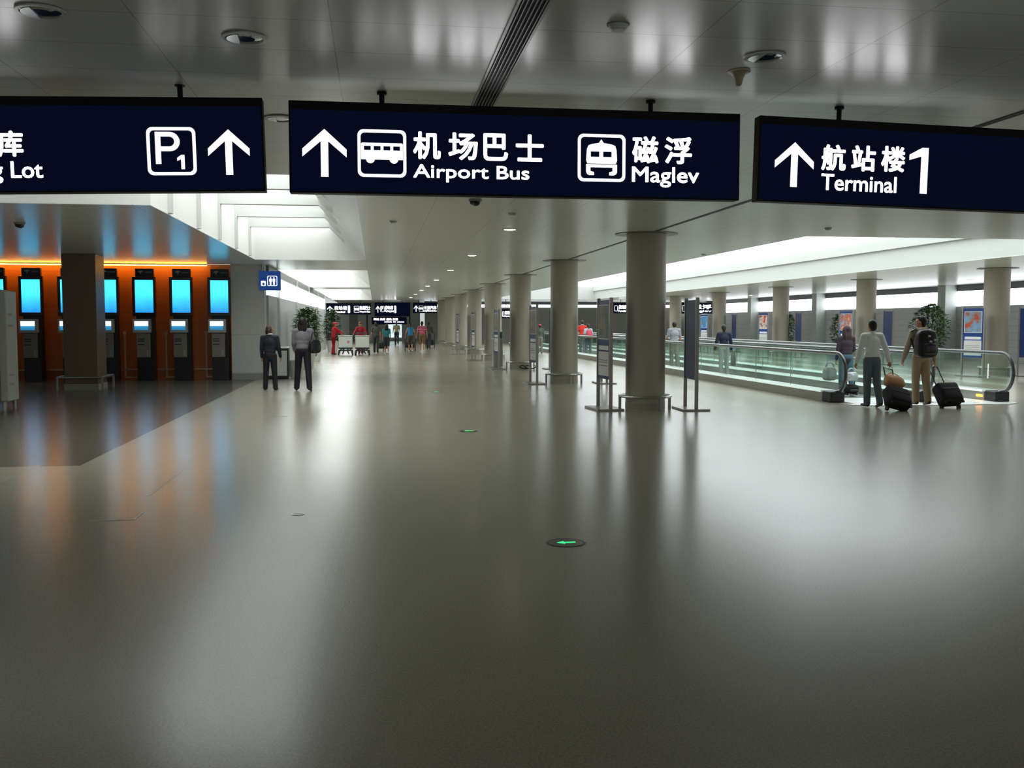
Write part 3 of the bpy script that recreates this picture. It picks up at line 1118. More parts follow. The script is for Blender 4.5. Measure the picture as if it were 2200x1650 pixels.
def make_stand(loc, label, rz, group, front, pic=None, w=.78, navy=False):
    """board in the local x-z plane, printed side towards -y"""
    t = thing('poster_stand', loc, label, 'poster stand', group, rz)
    blue = M_PNAVY if navy else M_PBLUE
    MB().box(-w / 2 - .04, w / 2 + .04, -.25, .25, 0, .035, .004).obj('base_plate', M_STEEL_D, t)
    for s in (-1, 1):
        MB().box(s * (w / 2) - .022, s * (w / 2) + .022, -.03, .03, .035, 2.04, .004).obj('post', M_STEEL_D, t)
    bd = MB().box(-w / 2 + .022, w / 2 - .022, -.018, .018, .56, 2.0, .003).obj('board', blue, t)
    if front:
        b = MB().box(-w / 2 + .08, w / 2 - .08, -.023, -.018, 1.3, 1.9)
        b.obj('picture', pic, bd)
        f = MB()
        for (xa, xb, za, zb) in ((-w / 2 + .065, w / 2 - .065, 1.285, 1.3), (-w / 2 + .065, w / 2 - .065, 1.9, 1.915), (-w / 2 + .065, -w / 2 + .08, 1.3, 1.9), (w / 2 - .08, w / 2 - .065, 1.3, 1.9)):
            f.box(xa, xb, -.026, -.018, za, zb)
        f.obj('picture_border', mat('white print', 'e6e8e9', .5), bd)
        b = MB().box(-w / 2 + .09, w / 2 - .09, -.022, -.018, 1.09, 1.17).obj('caption_strip', mat('white print'), bd)
        b = MB().box(-w / 2 + .07, w / 2 - .07, -.022, -.018, .62, 1.06).obj('text_panel', mat('pale print panel', 'd6d6d2', .5), bd)
        g = MB()
        for z in (.86, .9, .8):
            g.box(-w / 2 + .1, w / 2 - .14, -.0235, -.022, z, z + .012)
        g.obj('text_lines', mat('grey print lines', '6d6f74', .6), bd)
    return t


PICS = [picture_mat('faded scene print', '50625c', '6f7a68', 'a8845f'), picture_mat('street scene print', '7fa5c6', '8b96a0', 'b8543f', 5.0),
        picture_mat('warm portrait print', 'd8b39a', 'c4623e', '8fb0cf'), picture_mat('red scene print', 'd6492c', 'd8d0c8', '8a4030', 4.0), picture_mat('sky scene print', '5fb2e8', '3f86c8', '7a8a6a')]
GS = 'poster stands by the middle columns'


def stand_px(fx, fy, nx, ny_, label, group, front, pic=None, flip=False, navy=False):
    a, c = at_y(fx, 700, fy), at_y(nx, 700, ny_)
    w = math.hypot(c.x - a.x, c.y - a.y)
    rz = math.atan2(c.y - a.y, c.x - a.x)
    ctr = (a + c) / 2
    return make_stand((ctr.x, ctr.y, 0), label, rz + (PI if flip else 0), group, front, pic, w, navy)


# printed sides look towards the aisle (-X); local -y must face -X/-Y
s1 = stand_px(1286, 17.9, 1313, 17.15, 'steel poster stand left of the nearest column, with picture and text panel', GS, True, PICS[0], navy=True)
s2 = stand_px(1466, 17.6, 1490, 16.9, 'steel poster stand right of the nearest column, dark blue board', GS, False, navy=True)
s2.location.x += .07
off1 = (s1.location.x - CX, s1.location.y - CROW[0])
off2 = (s2.location.x - CX, s2.location.y - CROW[0])
for i in range(1, 5):
    nm = ['', 'second', 'third', 'fourth', 'fifth'][i]
    dup(s1, (CX + off1[0] - .1, CROW[i] + off1[1] - .3, 0), 'thin poster stand left of the %s column of the middle row' % nm)
    if i < 3:
        dup(s2, (CX + off2[0] + .2, CROW[i] + off2[1] - .1, 0), 'dark blue poster board right of the %s column of the middle row' % nm)
GS2 = 'poster stands beyond the walkway'
CN = ['column at the right end of the walkway', 'column beyond the man in the white jumper', 'third column beyond the walkway', 'column behind the man in the navy shirt']
PO = [1, 2, 3, 4]
for i in range(4):
    x, y = R2P[i]
    make_stand((x - .95, y - .35, 0), 'blue picture poster stand left of the ' + CN[i], math.radians(-76 if i else -70), GS2, True, PICS[PO[i]], .72)
    make_stand((x + (.75 if i else .85), y - (.3 if i else .6), 0), 'plain blue poster board right of the ' + CN[i], math.radians(-30 if i == 0 else -92), GS2, False, None, .86 if i == 0 else .72)

# teal-topped bin by the third column
p = at_z(1090, 792)
t = thing('recycling_bin', (4.3, 34.6, 0), 'grey metal bin with a teal top left of the third column', 'bin')
MB().box(-.16, .18, -.2, .2, .02, .98, .01).obj('body', mat('bin metal', '9aa19c', .35, .6), t)
MB().box(-.17, .19, -.21, .21, .98, 1.02, .008).obj('rim', M_ALU, t)
MB().box(-.15, .17, -.18, .18, 1.02, 1.26, .02).obj('hood', mat('teal plastic', '2f6f66', .35), t)
MB().box(-.08, .1, -.19, -.181, 1.06, 1.2).obj('opening', M_BLACK, t)
# steel bin by the white pier
t = thing('litter_bin', (-2.72, 28.25, 0), 'white panelled bin with black edges behind the woman in the dark suit', 'bin')
MB().box(-.3, .3, -.22, .22, .04, .86, .008).obj('body', mat('dark bin edge', '1c1c1c', .4), t)
MB().box(-.26, .26, -.23, -.219, .1, .8).obj('front_panel', mat('white bin panel', 'd5d6d0', .4), t)
MB().box(-.31, .31, -.24, .23, .86, .9, .006).obj('lid', M_ALU, t)
MB().box(-.28, .28, -.2, .2, 0, .04).obj('plinth', M_BLACK, t)
# ------------------------------------------------------------------ moving walkways
WY0, WY1 = 18.7, 66.0
M_DECK = mat('bright aluminium deck', 'f2f7f4', .25, .3)
M_SKIRT = mat('skirt panel steel', 'a8a59f', .4, .6)


def make_balustrade(loc, label, group, lamp=False):
    """runs along +y from the newel at y=0"""
    L = WY1 - WY0
    t = thing('walkway_balustrade', loc, label, 'balustrade', group)
    MB().box(-.13, .13, .35, L, 0, .19).obj('skirt_panel', M_SKIRT, t)
    MB().box(-.15, .15, .3, L, .19, .225, .004).obj('deck_cover', M_DECK, t)
    MB().box(-.15, .15, -.05, .35, 0, .215, .02).obj('end_box', mat('black newel box', '17181a', .4), t)
    # glass: straight run with a rounded nose
    pts = [(.35, .225), (L, .225), (L, .955)]
    nose = [(-.33 + .365 - .365 * math.sin(a), .59 + .365 * math.cos(a)) for a in [math.radians(x) for x in range(0, 151, 10)]]
    poly = pts + nose
    g = MB()
    g.prism(poly, -.006, .006, Matrix(((0, 0, 1, 0), (1, 0, 0, 0), (0, 1, 0, 0), (0, 0, 0, 1))))
    g.obj('glass_panel', M_GLASS, t)
    j = MB()
    y = 2.2
    while y < L:
        j.box(-.007, .007, y - .003, y + .003, .225, .955)
        y += 2.0
    j.obj('glass_joints', mat('joint grey green', '7f9a90', .4), t)  # thin grey-green strips at the glass joints
    path = [(0, L, .985), (0, .035, .985)]
    path += [(0, .035 - .395 * math.sin(a), .59 + .395 * math.cos(a)) for a in [math.radians(x) for x in range(8, 153, 8)]]
    path += [(0, .08, .2)]
    h = MB()
    h.tube(path, .034, 10)
    h.obj('handrail', mat('worn grey rubber', '4c4e4f', .25, coat=.4), t, smooth=True)
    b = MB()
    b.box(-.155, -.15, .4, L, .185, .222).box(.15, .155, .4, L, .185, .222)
    b.obj('deck_glow_strip', mat('added deck glow', 'e8fff6', .4, emit='e6fff5', strength=.42), t)  # glowing strips added for the bright lines along the deck edges
    gd = MB()
    gd.box(-.022, .022, .03, L, .948, .962)
    gd.obj('handrail_guide', M_ALU, t)
    if lamp:
        MB().box(-.138, -.13, .42, .62, .075, .12, .004).obj('signal_lamp', mat('amber signal lamp', 'ffb030', .4, emit='ff9c1c', strength=7), t)
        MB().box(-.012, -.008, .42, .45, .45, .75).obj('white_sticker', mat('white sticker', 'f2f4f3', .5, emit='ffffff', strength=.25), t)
    return t


BX = [9.1, 10.85, 12.42]
GB = 'balustrades of the moving walkway'
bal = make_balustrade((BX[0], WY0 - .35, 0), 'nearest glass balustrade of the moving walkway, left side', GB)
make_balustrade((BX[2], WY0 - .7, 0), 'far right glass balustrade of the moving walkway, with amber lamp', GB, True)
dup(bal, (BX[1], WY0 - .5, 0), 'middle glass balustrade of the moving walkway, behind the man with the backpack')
M_TREAD = seam_mat('grooved tread pallets', '4c4f50', .4, .5, .03, 0, .4, 0, .012, .5)
for i in (0, 1):
    t = thing('tread_belt', ((BX[i] + BX[i + 1]) / 2, WY0 + .8, 0), ['grooved tread belt of the left moving walkway', 'grooved tread belt of the right moving walkway'][i], 'walkway belt', 'tread belts')
    w = (BX[i + 1] - BX[i]) / 2 - .16
    MB().box(-w, w, 0, WY1 - WY0 - 1.5, .002, .02).obj('pallets', M_TREAD, t)
    MB().box(-w, w, -.12, 0, .002, .022).obj('comb', mat('yellow grey comb', 'a9a58f', .4, .5), t)
t = thing('landing_plate', (10.7, 18.15, 0), 'pale steel landing plate at the entrance of the moving walkway', 'landing plate')
MB().prism([(-1.75, -.22), (-1.6, -.5), (-1.2, -.72), (1.5, -.72), (1.85, -.5), (1.9, -.22)], .0015, .012).box(-1.43, -.02, -.22, 1.2, .0015, .012).box(.32, 1.55, -.22, 1.2, .0015, .012).obj('plate', mat('pale landing steel', 'eef2ef', .4, .1), t)
b = MB()
for x in (-1.2, -1.0, .35, .55, 1.1):
    b.box(x - .07, x + .07, -.3, -.27, .0121, .0135)
b.obj('slots', M_BLACK, t)


# ------------------------------------------------------------------ floor fittings
def exit_light(loc, label, rz=0.0):
    t = thing('floor_exit_light', loc, label, 'floor light', 'green arrow floor lights', rz)
    MB().lathe([(.125, .001), (.135, .003), (.145, .001)], n=40).obj('rim', mat('dark steel rim', '3f403b', .3, .8), t, smooth=True)
    MB().lathe([(0, .0022), (.125, .0022)], n=40).obj('cover', mat('smoked cover', '4d4d45', .2), t)
    me = shape_mesh([[(-.068, 0), (-.012, .036), (-.012, .012), (.07, .009), (.07, -.009), (-.012, -.012), (-.012, -.036)]])
    for v in me.vertices:
        v.co = Vector((v.co.x, v.co.z * 1.1, .0034))
    me.materials.clear()
    me.materials.append(mat('green arrow light', '30e070', .4, emit='1fe86a', strength=1.8))
    o = bpy.data.objects.new('arrow', me)
    COL.objects.link(o)
    o.parent = t
    return t


e0 = exit_light(at_z(1216, 1166), 'green arrow floor light nearest the camera')
dup(e0, at_z(1007, 926), 'green arrow floor light in the middle of the aisle')
dup(e0, at_z(938, 842), 'faint green arrow floor light farthest down the aisle')


def hatch(loc, label, w, d):
    t = thing('floor_hatch', loc, label, 'floor hatch', 'floor access hatches')
    MB().box(-w / 2, w / 2, -d / 2, d / 2, .0005, .0015).obj('cover', M_FLOOR, t)
    b = MB()
    e = .012
    b.box(-w / 2 - e, w / 2 + e, -d / 2 - e, -d / 2, 0, .0035)
    b.box(w / 2, w / 2 + e, -d / 2, d / 2 + e, 0, .0035)
    b.obj('edge_frame', mat('hatch steel', 'b4b2a6', .3, .6), t)
    return t


p = at_z(240, 1118)
hatch((p.x, p.y + .15, 0), 'square floor hatch with steel edge in the left foreground', .34, .3)
p = at_z(597, 894)
hatch((p.x, p.y, 0), 'small floor hatch in front of the two standing women', .32, .18)
p = at_z(640, 1105)
t = thing('floor_socket', p, 'small dark round floor socket left of centre', 'floor socket')
MB().lathe([(0, .003), (.045, .003), (.055, .001)], n=24).obj('cover', mat('dark steel rim'), t, smooth=True)
MB().lathe([(.046, .0032), (.05, .004), (.054, .0032)], n=24).obj('rim', M_STEEL, t, smooth=True)
# pale strips let into the floor
for k_, (pa, pb) in enumerate((((0, 1036), (85, 999)), ((318, 1066), (395, 1006)))):
    A, B_ = at_z(*pa), at_z(*pb)
    x = (A.x + B_.x) / 2
    struct(MB().box(x - .02, x + .02, A.y, B_.y, 0, .0015).obj('trim_%d' % (13 + k_), mat('pale inlay', 'a29d8d', .25)))


# cable coil hanging on the third column's rail
t = thing('cable_coil', (CX - .05, CROW[2] - .53, 0), 'small black coil of cable at the foot of the third column', 'cable')
b = MB()
b.tube([(.14 * math.cos(a) + .01 * i_, .05 * math.sin(a * 1.0), .09 + .05 * math.sin(a)) for i_, a in enumerate([2 * PI * k / 18 for k in range(40)])], .018, 8)
b.obj('coil', M_BLACK, t, smooth=True)


# ------------------------------------------------------------------ plants
def leaf_mesh(R, H0, H1, n, seed, size=.2):
    r = random.Random(seed)
    b = MB()
    for i in range(n):
        u = r.random()
        z = H0 + (H1 - H0) * u
        prof = math.sin(PI * min(1, .12 + .88 * u)) ** .6
        a = r.random() * 2 * PI
        rad = R * prof * math.sqrt(r.random()) * .95
        c = Vector((rad * math.cos(a), rad * math.sin(a), z))
        d = Vector((math.cos(a + r.uniform(-.7, .7)), math.sin(a + r.uniform(-.7, .7)), r.uniform(-.5, .8))).normalized()
        s = d.cross(Vector((0, 0, 1))).normalized()
        up = s.cross(d)
        L = size * r.uniform(.6, 1.2)
        w = L * .22
        p0, p1, p2 = c, c + d * L * .5 - up * .01, c + d * L - up * L * .2
        v = [p0, p1 + s * w + up * w * .4, p2, p1 - s * w + up * w * .4]
        vs = [b.bm.verts.new(q) for q in (v[0], v[1], p1, v[3], v[2])]
        b.bm.faces.new((vs[0], vs[1], vs[2]))
        b.bm.faces.new((vs[0], vs[2], vs[3]))
        b.bm.faces.new((vs[1], vs[4], vs[2]))
        b.bm.faces.new((vs[3], vs[2], vs[4]))
    return b


M_LEAF = mat('dark glossy leaves', '3c5a30', .3, noise=.55, nscale=9)
M_LEAF2 = mat('mid green leaves', '4f7338', .3, noise=.5, nscale=9)


def plant(loc, label, R, H, pot_h, pot_r, n, seed, leafm=M_LEAF):
    t = thing('potted_plant', loc, label, 'potted plant', 'potted plants')
    MB().lathe([(0, .0), (pot_r * .72, .0), (pot_r, pot_h), (pot_r * .9, pot_h), (pot_r * .86, pot_h - .05), (0, pot_h - .05)], n=28).obj('pot', mat('white planter', 'cfcfc9', .4), t, smooth=True)
    b = MB()
    rr = random.Random(seed)
    for k in range(4):
        a = k * 1.7
        b.tube([(.05 * math.cos(a), .05 * math.sin(a), pot_h - .06), (.1 * math.cos(a), .1 * math.sin(a), pot_h + (H - pot_h) * .5), (.22 * R * math.cos(a + .4), .22 * R * math.sin(a + .4), H * .93)], .018, 6)
    b.obj('stem', mat('brown stem', '4a3a28', .7), t)
    leaf_mesh(R, pot_h + .02, H, n, seed, .22).obj('foliage', leafm, t)
    return t


p = at_z(611, 793)
plant((-2.34, p.y, 0), 'tall bushy potted plant in a white planter behind the two women', .42, 2.06, .55, .32, 900, 3)
plant((-2.45, p.y + 6.5, 0), 'slender potted plant between the two bushy plants by the shop fronts', 
      .25, 2.15, .55, .3, 260, 4, M_LEAF2)
p = at_z(686, 756)
plant((-2.28, p.y, 0), 'bushy potted plant nearer the workers in red', .46, 2.25, .6, .33, 900, 5)
p = at_z(633, 811)
t = thing('planter_box', (p.x + .05, p.y, 0), 'low white planter box beside the long-haired woman', 'planter')
MB().lathe([(0, 0), (.17, 0), (.24, .5), (.215, .5), (.2, .46), (0, .46)], n=28).obj('pot', mat('white planter'), t, smooth=True)
MB().lathe([(0, .462), (.2, .462)], n=28).obj('soil', mat('dark soil', '2a2018', .9), t)
p = at_x(1998, 700, 23.6)
plant((p.x, p.y, 0), 'large leafy plant by the right wall behind the man with the backpack', .8, 2.35, .5, .35, 1300, 8, M_LEAF2)
p = at_x(1692, 700, 23.6)
plant((p.x, p.y, 0), 'leafy plant beside a plain blue poster board beyond the walkway', .55, 2.1, .5, .33, 700, 9, M_LEAF2)
p = at_x(1806, 700, 23.6)
plant((p.x, p.y, 0), 'leafy plant partly hidden by the poster stand behind the long-haired traveller', .5, 2.0, .5, .33, 600, 10, M_LEAF2)


# ------------------------------------------------------------------ luggage
def suitcase(loc, label, rot, w=.44, h=.5, d=.24, handle=.5, col=None, group='black wheeled suitcases'):
    t = thing('wheeled_suitcase', loc, label, 'suitcase', group, rot=rot)
    m_ = col or mat('black suitcase fabric', '141416', .7, noise=.3, nscale=60)
    b = MB()
    b.box(-w / 2, w / 2, -d / 2, d / 2, .06, .06 + h, .07, seg=4)
    b.obj('shell', m_, t, smooth=True)
    MB().box(-w / 2 + .05, w / 2 - .05, -d / 2 - .035, -d / 2 + .02, .1, .06 + h * .62, .025, seg=3).obj('front_pocket', m_, t, smooth=True)
    z = MB()
    z.tube([(-w / 2 + .07, -d / 2 - .037, .06 + h * .55), (w / 2 - .07, -d / 2 - .037, .06 + h * .55)], .006, 6)
    z.obj('zip', mat('grey zip', '5a5a5c', .4, .5), t)
    for s in (-1, 1):
        MB().cyl((s * (w / 2 - .05) - .02, d / 2 - .04, .045), (s * (w / 2 - .05) + .02, d / 2 - .04, .045), .045, n=16).obj('wheel', M_RUBBER, t, smooth=True)
        MB().box(s * (w / 2 - .05) - .02, s * (w / 2 - .05) + .02, -d / 2 + .02, -d / 2 + .05, .03, .07).obj('foot', M_RUBBER, t)
    hb = MB()
    hb.tube([(-.09, d / 2 - .05, .06 + h - .02), (-.09, d / 2 - .05, .06 + h + handle), (.09, d / 2 - .05, .06 + h + handle), (.09, d / 2 - .05, .06 + h - .02)], .011, 8)
    hb.obj('pull_handle', mat('dark handle', '3a3a3d', .35, .6), t, smooth=True)
    return t


def soft_bag(name, loc, label, cat, w, h, d, material, rz=0.0, strap=.25, group=None, strap_mat=None):
    t = thing(name, loc, label, cat, group, rz)
    b = bmesh.new()
    bmesh.ops.create_cube(b, size=1)
    bmesh.ops.subdivide_edges(b, edges=list(b.edges), cuts=7, use_grid_fill=True)
    r = random.Random(len(label))
    for v in b.verts:
        s_ = v.co * 2
        q = (abs(s_.x) ** 4 + abs(s_.y) ** 4 + abs(s_.z) ** 4) ** .25
        v.co = s_ / q * max(abs(s_.x), abs(s_.y), abs(s_.z)) / 2
        x, y, z = v.co
        k = 1 - .35 * (z + .5) ** 2
        bulge = 1 + .2 * math.cos(PI * x) * math.cos(PI * z * .9)
        v.co = Vector((x * w * (1 - .12 * (z + .5)) + r.uniform(-.006, .006), y * d * k * bulge + r.uniform(-.008, .008), (z + .5) * h + r.uniform(-.006, .006)))
    bmesh.ops.smooth_vert(b, verts=b.verts, factor=.5, use_axis_x=True, use_axis_y=True, use_axis_z=True)
    bmesh.ops.subdivide_edges(b, edges=list(b.edges), cuts=1, use_grid_fill=True, smooth=.5)
    q = MB()
    q.bm.free()
    q.bm = b
    q.obj('body', material, t, smooth=True)
    if strap:
        for s in (-1, 1):
            m_ = MB()
            m_.tube([(w * .28 * math.cos(a), s * d * .12, h * .97 + strap * math.sin(a)) for a in [PI * k / 12 for k in range(13)]], .008, 6)
            m_.obj('handle', strap_mat or material, t, smooth=True)
    return t
# ------------------------------------------------------------------ people
SKIN = mat('skin', 'b98a6b', .5)


def fused(name, b, material, parent, voxel, smooth=3):
    """weld overlapping volumes into one continuous surface"""
    me = b.mesh('tmp')
    o = bpy.data.objects.new('tmp', me)
    COL.objects.link(o)
    r = o.modifiers.new('r', 'REMESH')
    r.mode = 'VOXEL'
    r.voxel_size = voxel
    s = o.modifiers.new('s', 'SMOOTH')
    s.factor = .5
    s.iterations = smooth
    dg = bpy.context.evaluated_depsgraph_get()
    me2 = bpy.data.meshes.new_from_object(o.evaluated_get(dg))
    bpy.data.objects.remove(o)
    bpy.data.meshes.remove(me)
    me2.name = name
    me2.materials.clear()
    if material:
        me2.materials.append(material)
    me2.polygons.foreach_set('use_smooth', [True] * len(me2.polygons))
    o = bpy.data.objects.new(name, me2)
    COL.objects.link(o)
    o.parent = parent
    return o


def person(loc, label, heading=0.0, H=1.7, female=False, legs=((12, 8), (-14, 18)), arms=((8, 6, 12), (-8, 6, 12)), lean=2.0, head_turn=0.0, head_tilt=0.0,
           top=('444444', 'long'), bottom=('222222', 'trousers'), shoes='151515', hair=('1c1714', 'short'), collar=None, group=None, voxel=.009,
           jacket_len=.0, wide=1.0, spread=.0, cap=None, stripes=None, overall=False, hood=False):
    """legs: (swing, knee) for left, right in degrees; arms: (swing, abduct, elbow) for left, right"""
    t = thing('person', loc, label, 'person', group, math.radians(heading))
    k = H / 1.75
    D = math.radians
    shw = (.165 if female else .185) * wide
    hpw = .085 if not female else .09
    hips = []
    lo = 9
    J = {}
    for i, s in enumerate((-1, 1)):
        th, kn = D(legs[i][0]), D(legs[i][1])
        hip = Vector((s * hpw, 0, .92))
        knee = hip + Vector((s * spread * .45, math.sin(th), -math.cos(th))) * .43
        ph = th - kn
        ank = knee + Vector((s * spread * .45, math.sin(ph), -math.cos(ph))) * .41
        J['hip', i], J['knee', i], J['ank', i] = hip, knee, ank
        pitch = max(0, -ph * .9) if ph < 0 else 0
        heel = ank + Vector((0, -.045 * math.cos(pitch) - .03 * math.sin(pitch), -.045 + .03 * math.sin(pitch)))
        toe = ank + Vector((s * .02, .15 * math.cos(pitch), -.052 - .15 * math.sin(pitch)))
        J['heel', i], J['toe', i] = heel, toe
        lo = min(lo, heel.z - .035, toe.z - .026)
    dz = Vector((0, 0, -lo))
    for key in list(J):
        J[key] = J[key] + dz
    pel = Vector((0, 0, .95)) + dz
    ln = D(lean)
    up = Vector((0, math.sin(ln), math.cos(ln)))
    chest = pel + up * .32
    shc = pel + up * .475
    neck = pel + up * .53
    head = pel + up * .665 + Vector((0, .02, 0))
    for i, s in enumerate((-1, 1)):
        sw, ab, el = arms[i][:3]
        sw, ab, el = D(sw), D(ab), D(el)
        inward = D(arms[i][3]) if len(arms[i]) > 3 else 0
        sh = shc + Vector((s * shw, 0, -.015))
        elb = sh + Vector((s * math.sin(ab), math.sin(sw) * math.cos(ab), -math.cos(sw) * math.cos(ab))) * .285
        f = Vector((s * (math.sin(ab) * .6 - math.sin(inward)), math.sin(sw + el) * math.cos(inward), -math.cos(sw + el))).normalized()
        J['sh', i], J['elb', i], J['wr', i] = sh, elb, elb + f * .25
        J['fd', i] = f
    rot = Euler((D(head_tilt), 0, D(head_turn))).to_matrix()
    hp = lambda x, y, z: head + rot @ Vector((x, y, z))

    K = Matrix.Scale(k, 4)

    def fin(b):
        bmesh.ops.transform(b.bm, matrix=K, verts=b.bm.verts)
        return b

    # --- body, one continuous surface
    b = MB()
    b.ball(pel, (.15 if not female else .155, .1, .12))
    b.ball(pel + up * .16, (.125, .085, .14))
    b.ball(chest, (.15 if not female else .138, .1, .17))
    b.cap(shc + Vector((-shw * .8, 0, 0)), shc + Vector((shw * .8, 0, 0)), .055)
    b.cap(neck - up * .04, head - up * .06, .055, .05)
    b.ball(head, (.074, .094, .112), 20, rot)
    b.ball(hp(0, .03, -.055), (.055, .058, .06), 14, rot)      # jaw
    b.cap(hp(0, .088, .0), hp(0, .108, -.028), .010, .014, 8)   # nose
    b.cap(hp(-.03, .08, .022), hp(.03, .08, .022), .012, .012, 8)   # brow
    for s in (-1, 1):
        b.ball(hp(s * .077, -.005, -.01), (.012, .022, .032), 8, rot)
    for i, s in enumerate((-1, 1)):
        b.cap(J['hip', i], J['knee', i], .078, .052)
        b.cap(J['knee', i], J['knee', i].lerp(J['ank', i], .35), .05, .052)
        b.cap(J['knee', i].lerp(J['ank', i], .35), J['ank', i], .052, .035)
        b.cap(J['heel', i], J['toe', i], .03, .022)
        b.cap(J['sh', i], J['elb', i], .048, .038)
        b.cap(J['elb', i], J['wr', i], .038, .025)
        # hand: palm, four curled fingers, thumb from the side
        w, f = J['wr', i], J['fd', i]
        nrm = Vector((-s, 0, 0))
        nrm = (nrm - f * nrm.dot(f)).normalized()
        a = f.cross(nrm).normalized()
        if a.y < 0:
            a = -a
        b.cap(w, w + f * .045, .024, .03, 8)
        for q in range(4):
            off = (q - 1.5) * .02
            p0 = w + f * .055 + a * off
            ln_ = (.068, .08, .085, .066)[q] if a.y > 0 else .08
            p1 = w + f * .095 + a * off * 1.05
            p2 = p1 + (f * .8 + nrm * .45) * ln_ * .45
            p3 = p2 + (f * .35 + nrm * .8) * ln_ * .45
            b.cap(p0, p1, .012, .0095, 6)
            b.cap(p1, p2, .0095, .0088, 6)
            b.cap(p2, p3, .0088, .008, 6)
        q0 = w + f * .025 + a * .024
        b.cap(q0, q0 + (a * .7 + f * .7 + nrm * .2) * .04, .0125, .0105, 6)
        b.cap(q0 + (a * .7 + f * .7 + nrm * .2) * .04, q0 + (a * .5 + f * 1.2 + nrm * .5) * .055, .0105, .009, 6)
    fused('body', fin(b), SKIN, t, voxel * .9, 2)
    # --- face marks
    b = MB()
    for s in (-1, 1):
        b.ball(hp(s * .031, .088, .003), (.011, .006, .006), 8, rot)
    fin(b).obj('eyes', mat('dark eyes', '120d0a', .3), t)
    b = MB()
    b.ball(hp(0, .086, -.062), (.022, .008, .006), 8, rot)
    fin(b).obj('mouth', mat('lips', '8a4a42', .5), t)
    # --- hair
    hc, hs = hair
    b = MB()
    if hs != 'none':
        b.ball(hp(0, -.024, .022), (.083, .093, .106), 18, rot)
        b.ball(hp(0, -.05, -.03), (.072, .062, .075), 14, rot)
        if hs == 'short':
            b.ball(hp(0, .03, .088), (.06, .05, .03), 10, rot)
        if hs == 'bob':
            b.ball(hp(0, -.045, -.04), (.1, .08, .115), 14, rot)
            for s in (-1, 1):
                b.cap(hp(s * .07, 0, .03), hp(s * .075, -.01, -.09), .03, .026)
        if hs == 'long':
            b.ball(hp(0, -.03, .02), (.098, .1, .115), 14, rot)
            for s in (-1, 0, 1):
                b.cap(hp(s * .055, -.05, .0), hp(s * .06, -.085, -.15), .055, .05)
                b.cap(hp(s * .06, -.085, -.15), hp(s * .045, -.1, -.27), .05, .028)
            for s in (-1, 1):
                b.cap(hp(s * .075, 0, .03), hp(s * .09, -.02, -.16), .03, .03)
        if hs == 'tail':
            b.cap(hp(0, -.1, .04), hp(0, -.14, -.06), .03, .03)
            b.cap(hp(0, -.14, -.06), hp(0, -.13, -.2), .03, .012)
        fused('hair', fin(b), mat('hair ' + hc, hc, .55), t, voxel)
    else:
        b.bm.free()
    if cap:
        b = MB()
        b.ball(hp(0, -.012, .045), (.09, .105, .085), 16, rot)
        b.cap(hp(-.03, .09, .05), hp(.03, .09, .05), .03, .03)
        b.cap(hp(0, .1, .048), hp(0, .14, .04), .045, .03)
        fused('cap', fin(b), mat('cap ' + cap, cap, .6), t, voxel)
    # --- trousers, shorts or skirt
    bc, bs = bottom
    bm_ = mat('cloth ' + bc, bc, .75)
    b = MB()
    b.ball(pel + Vector((0, -.008, -.01)), (.165 if not female else .168, .118, .125))
    b.ball(pel + up * .1, (.142, .1, .07))
    if bs == 'trousers':
        for i, s in enumerate((-1, 1)):
            b.cap(J['hip', i], J['knee', i], .1, .078)
            b.cap(J['knee', i], J['ank', i] + Vector((0, -.01, -.0)), .077, .066)
            b.ball(J['ank', i] + Vector((0, -.005, -.025)), (.068, .075, .035), 12)
    elif bs == 'shorts':
        for i, s in enumerate((-1, 1)):
            e = J['hip', i].lerp(J['knee', i], .98)
            b.cap(J['hip', i], e, .098, .082)
    else:
        mid = (J['knee', 0] + J['knee', 1]) / 2
        b.cap(J['hip', 0], J['knee', 0].lerp(J['hip', 0], .25), .1, .085)
        b.cap(J['hip', 1], J['knee', 1].lerp(J['hip', 1], .25), .1, .085)
        b.cap(pel - up * .1, mid + Vector((0, 0, .12)), .12, .11)
    fused(bs, fin(b), bm_, t, voxel, 3)
    # --- top
    tc, ts = top
    tm = mat('cloth ' + tc, tc, .8) if not stripes else stripes
    b = MB()
    b.ball(pel + up * (.08 - jacket_len), (.168, .12, .1 + jacket_len * .4))
    b.ball(pel + up * .1, (.16, .115, .13))
    b.ball(pel + up * .2, (.158 * wide, .112, .15))
    b.ball(chest, ((.182 if not female else .165) * wide, .125, .175))
    b.cap(shc + Vector((-shw * .85, 0, -.01)), shc + Vector((shw * .85, 0, -.01)), .068)
    b.cap(shc, shc + up * .05, .075, .06)
    if overall:
        for i in (0, 1):
            b.cap(J['hip', i], J['knee', i], .1, .078)
            b.cap(J['knee', i], J['ank', i], .078, .07)
    for i, s in enumerate((-1, 1)):
        if ts == 'long':
            b.cap(J['sh', i], J['elb', i], .07, .06)
            b.cap(J['elb', i], J['elb', i].lerp(J['wr', i], .97), .06, .043)
        elif ts == 'short':
            b.cap(J['sh', i], J['sh', i].lerp(J['elb', i], .7), .066, .06)
        else:
            b.ball(J['sh', i] + Vector((-s * .03, 0, 0)), .06)
    if hood:
        b.ball(shc + Vector((0, -.1, .03)), (.12, .075, .06))
        b.cap(shc + Vector((-.09, -.04, .04)), shc + Vector((.09, -.04, .04)), .045)
    fused('overall' if overall else ('jacket' if jacket_len else 'shirt'), fin(b), tm, t, voxel, 3)
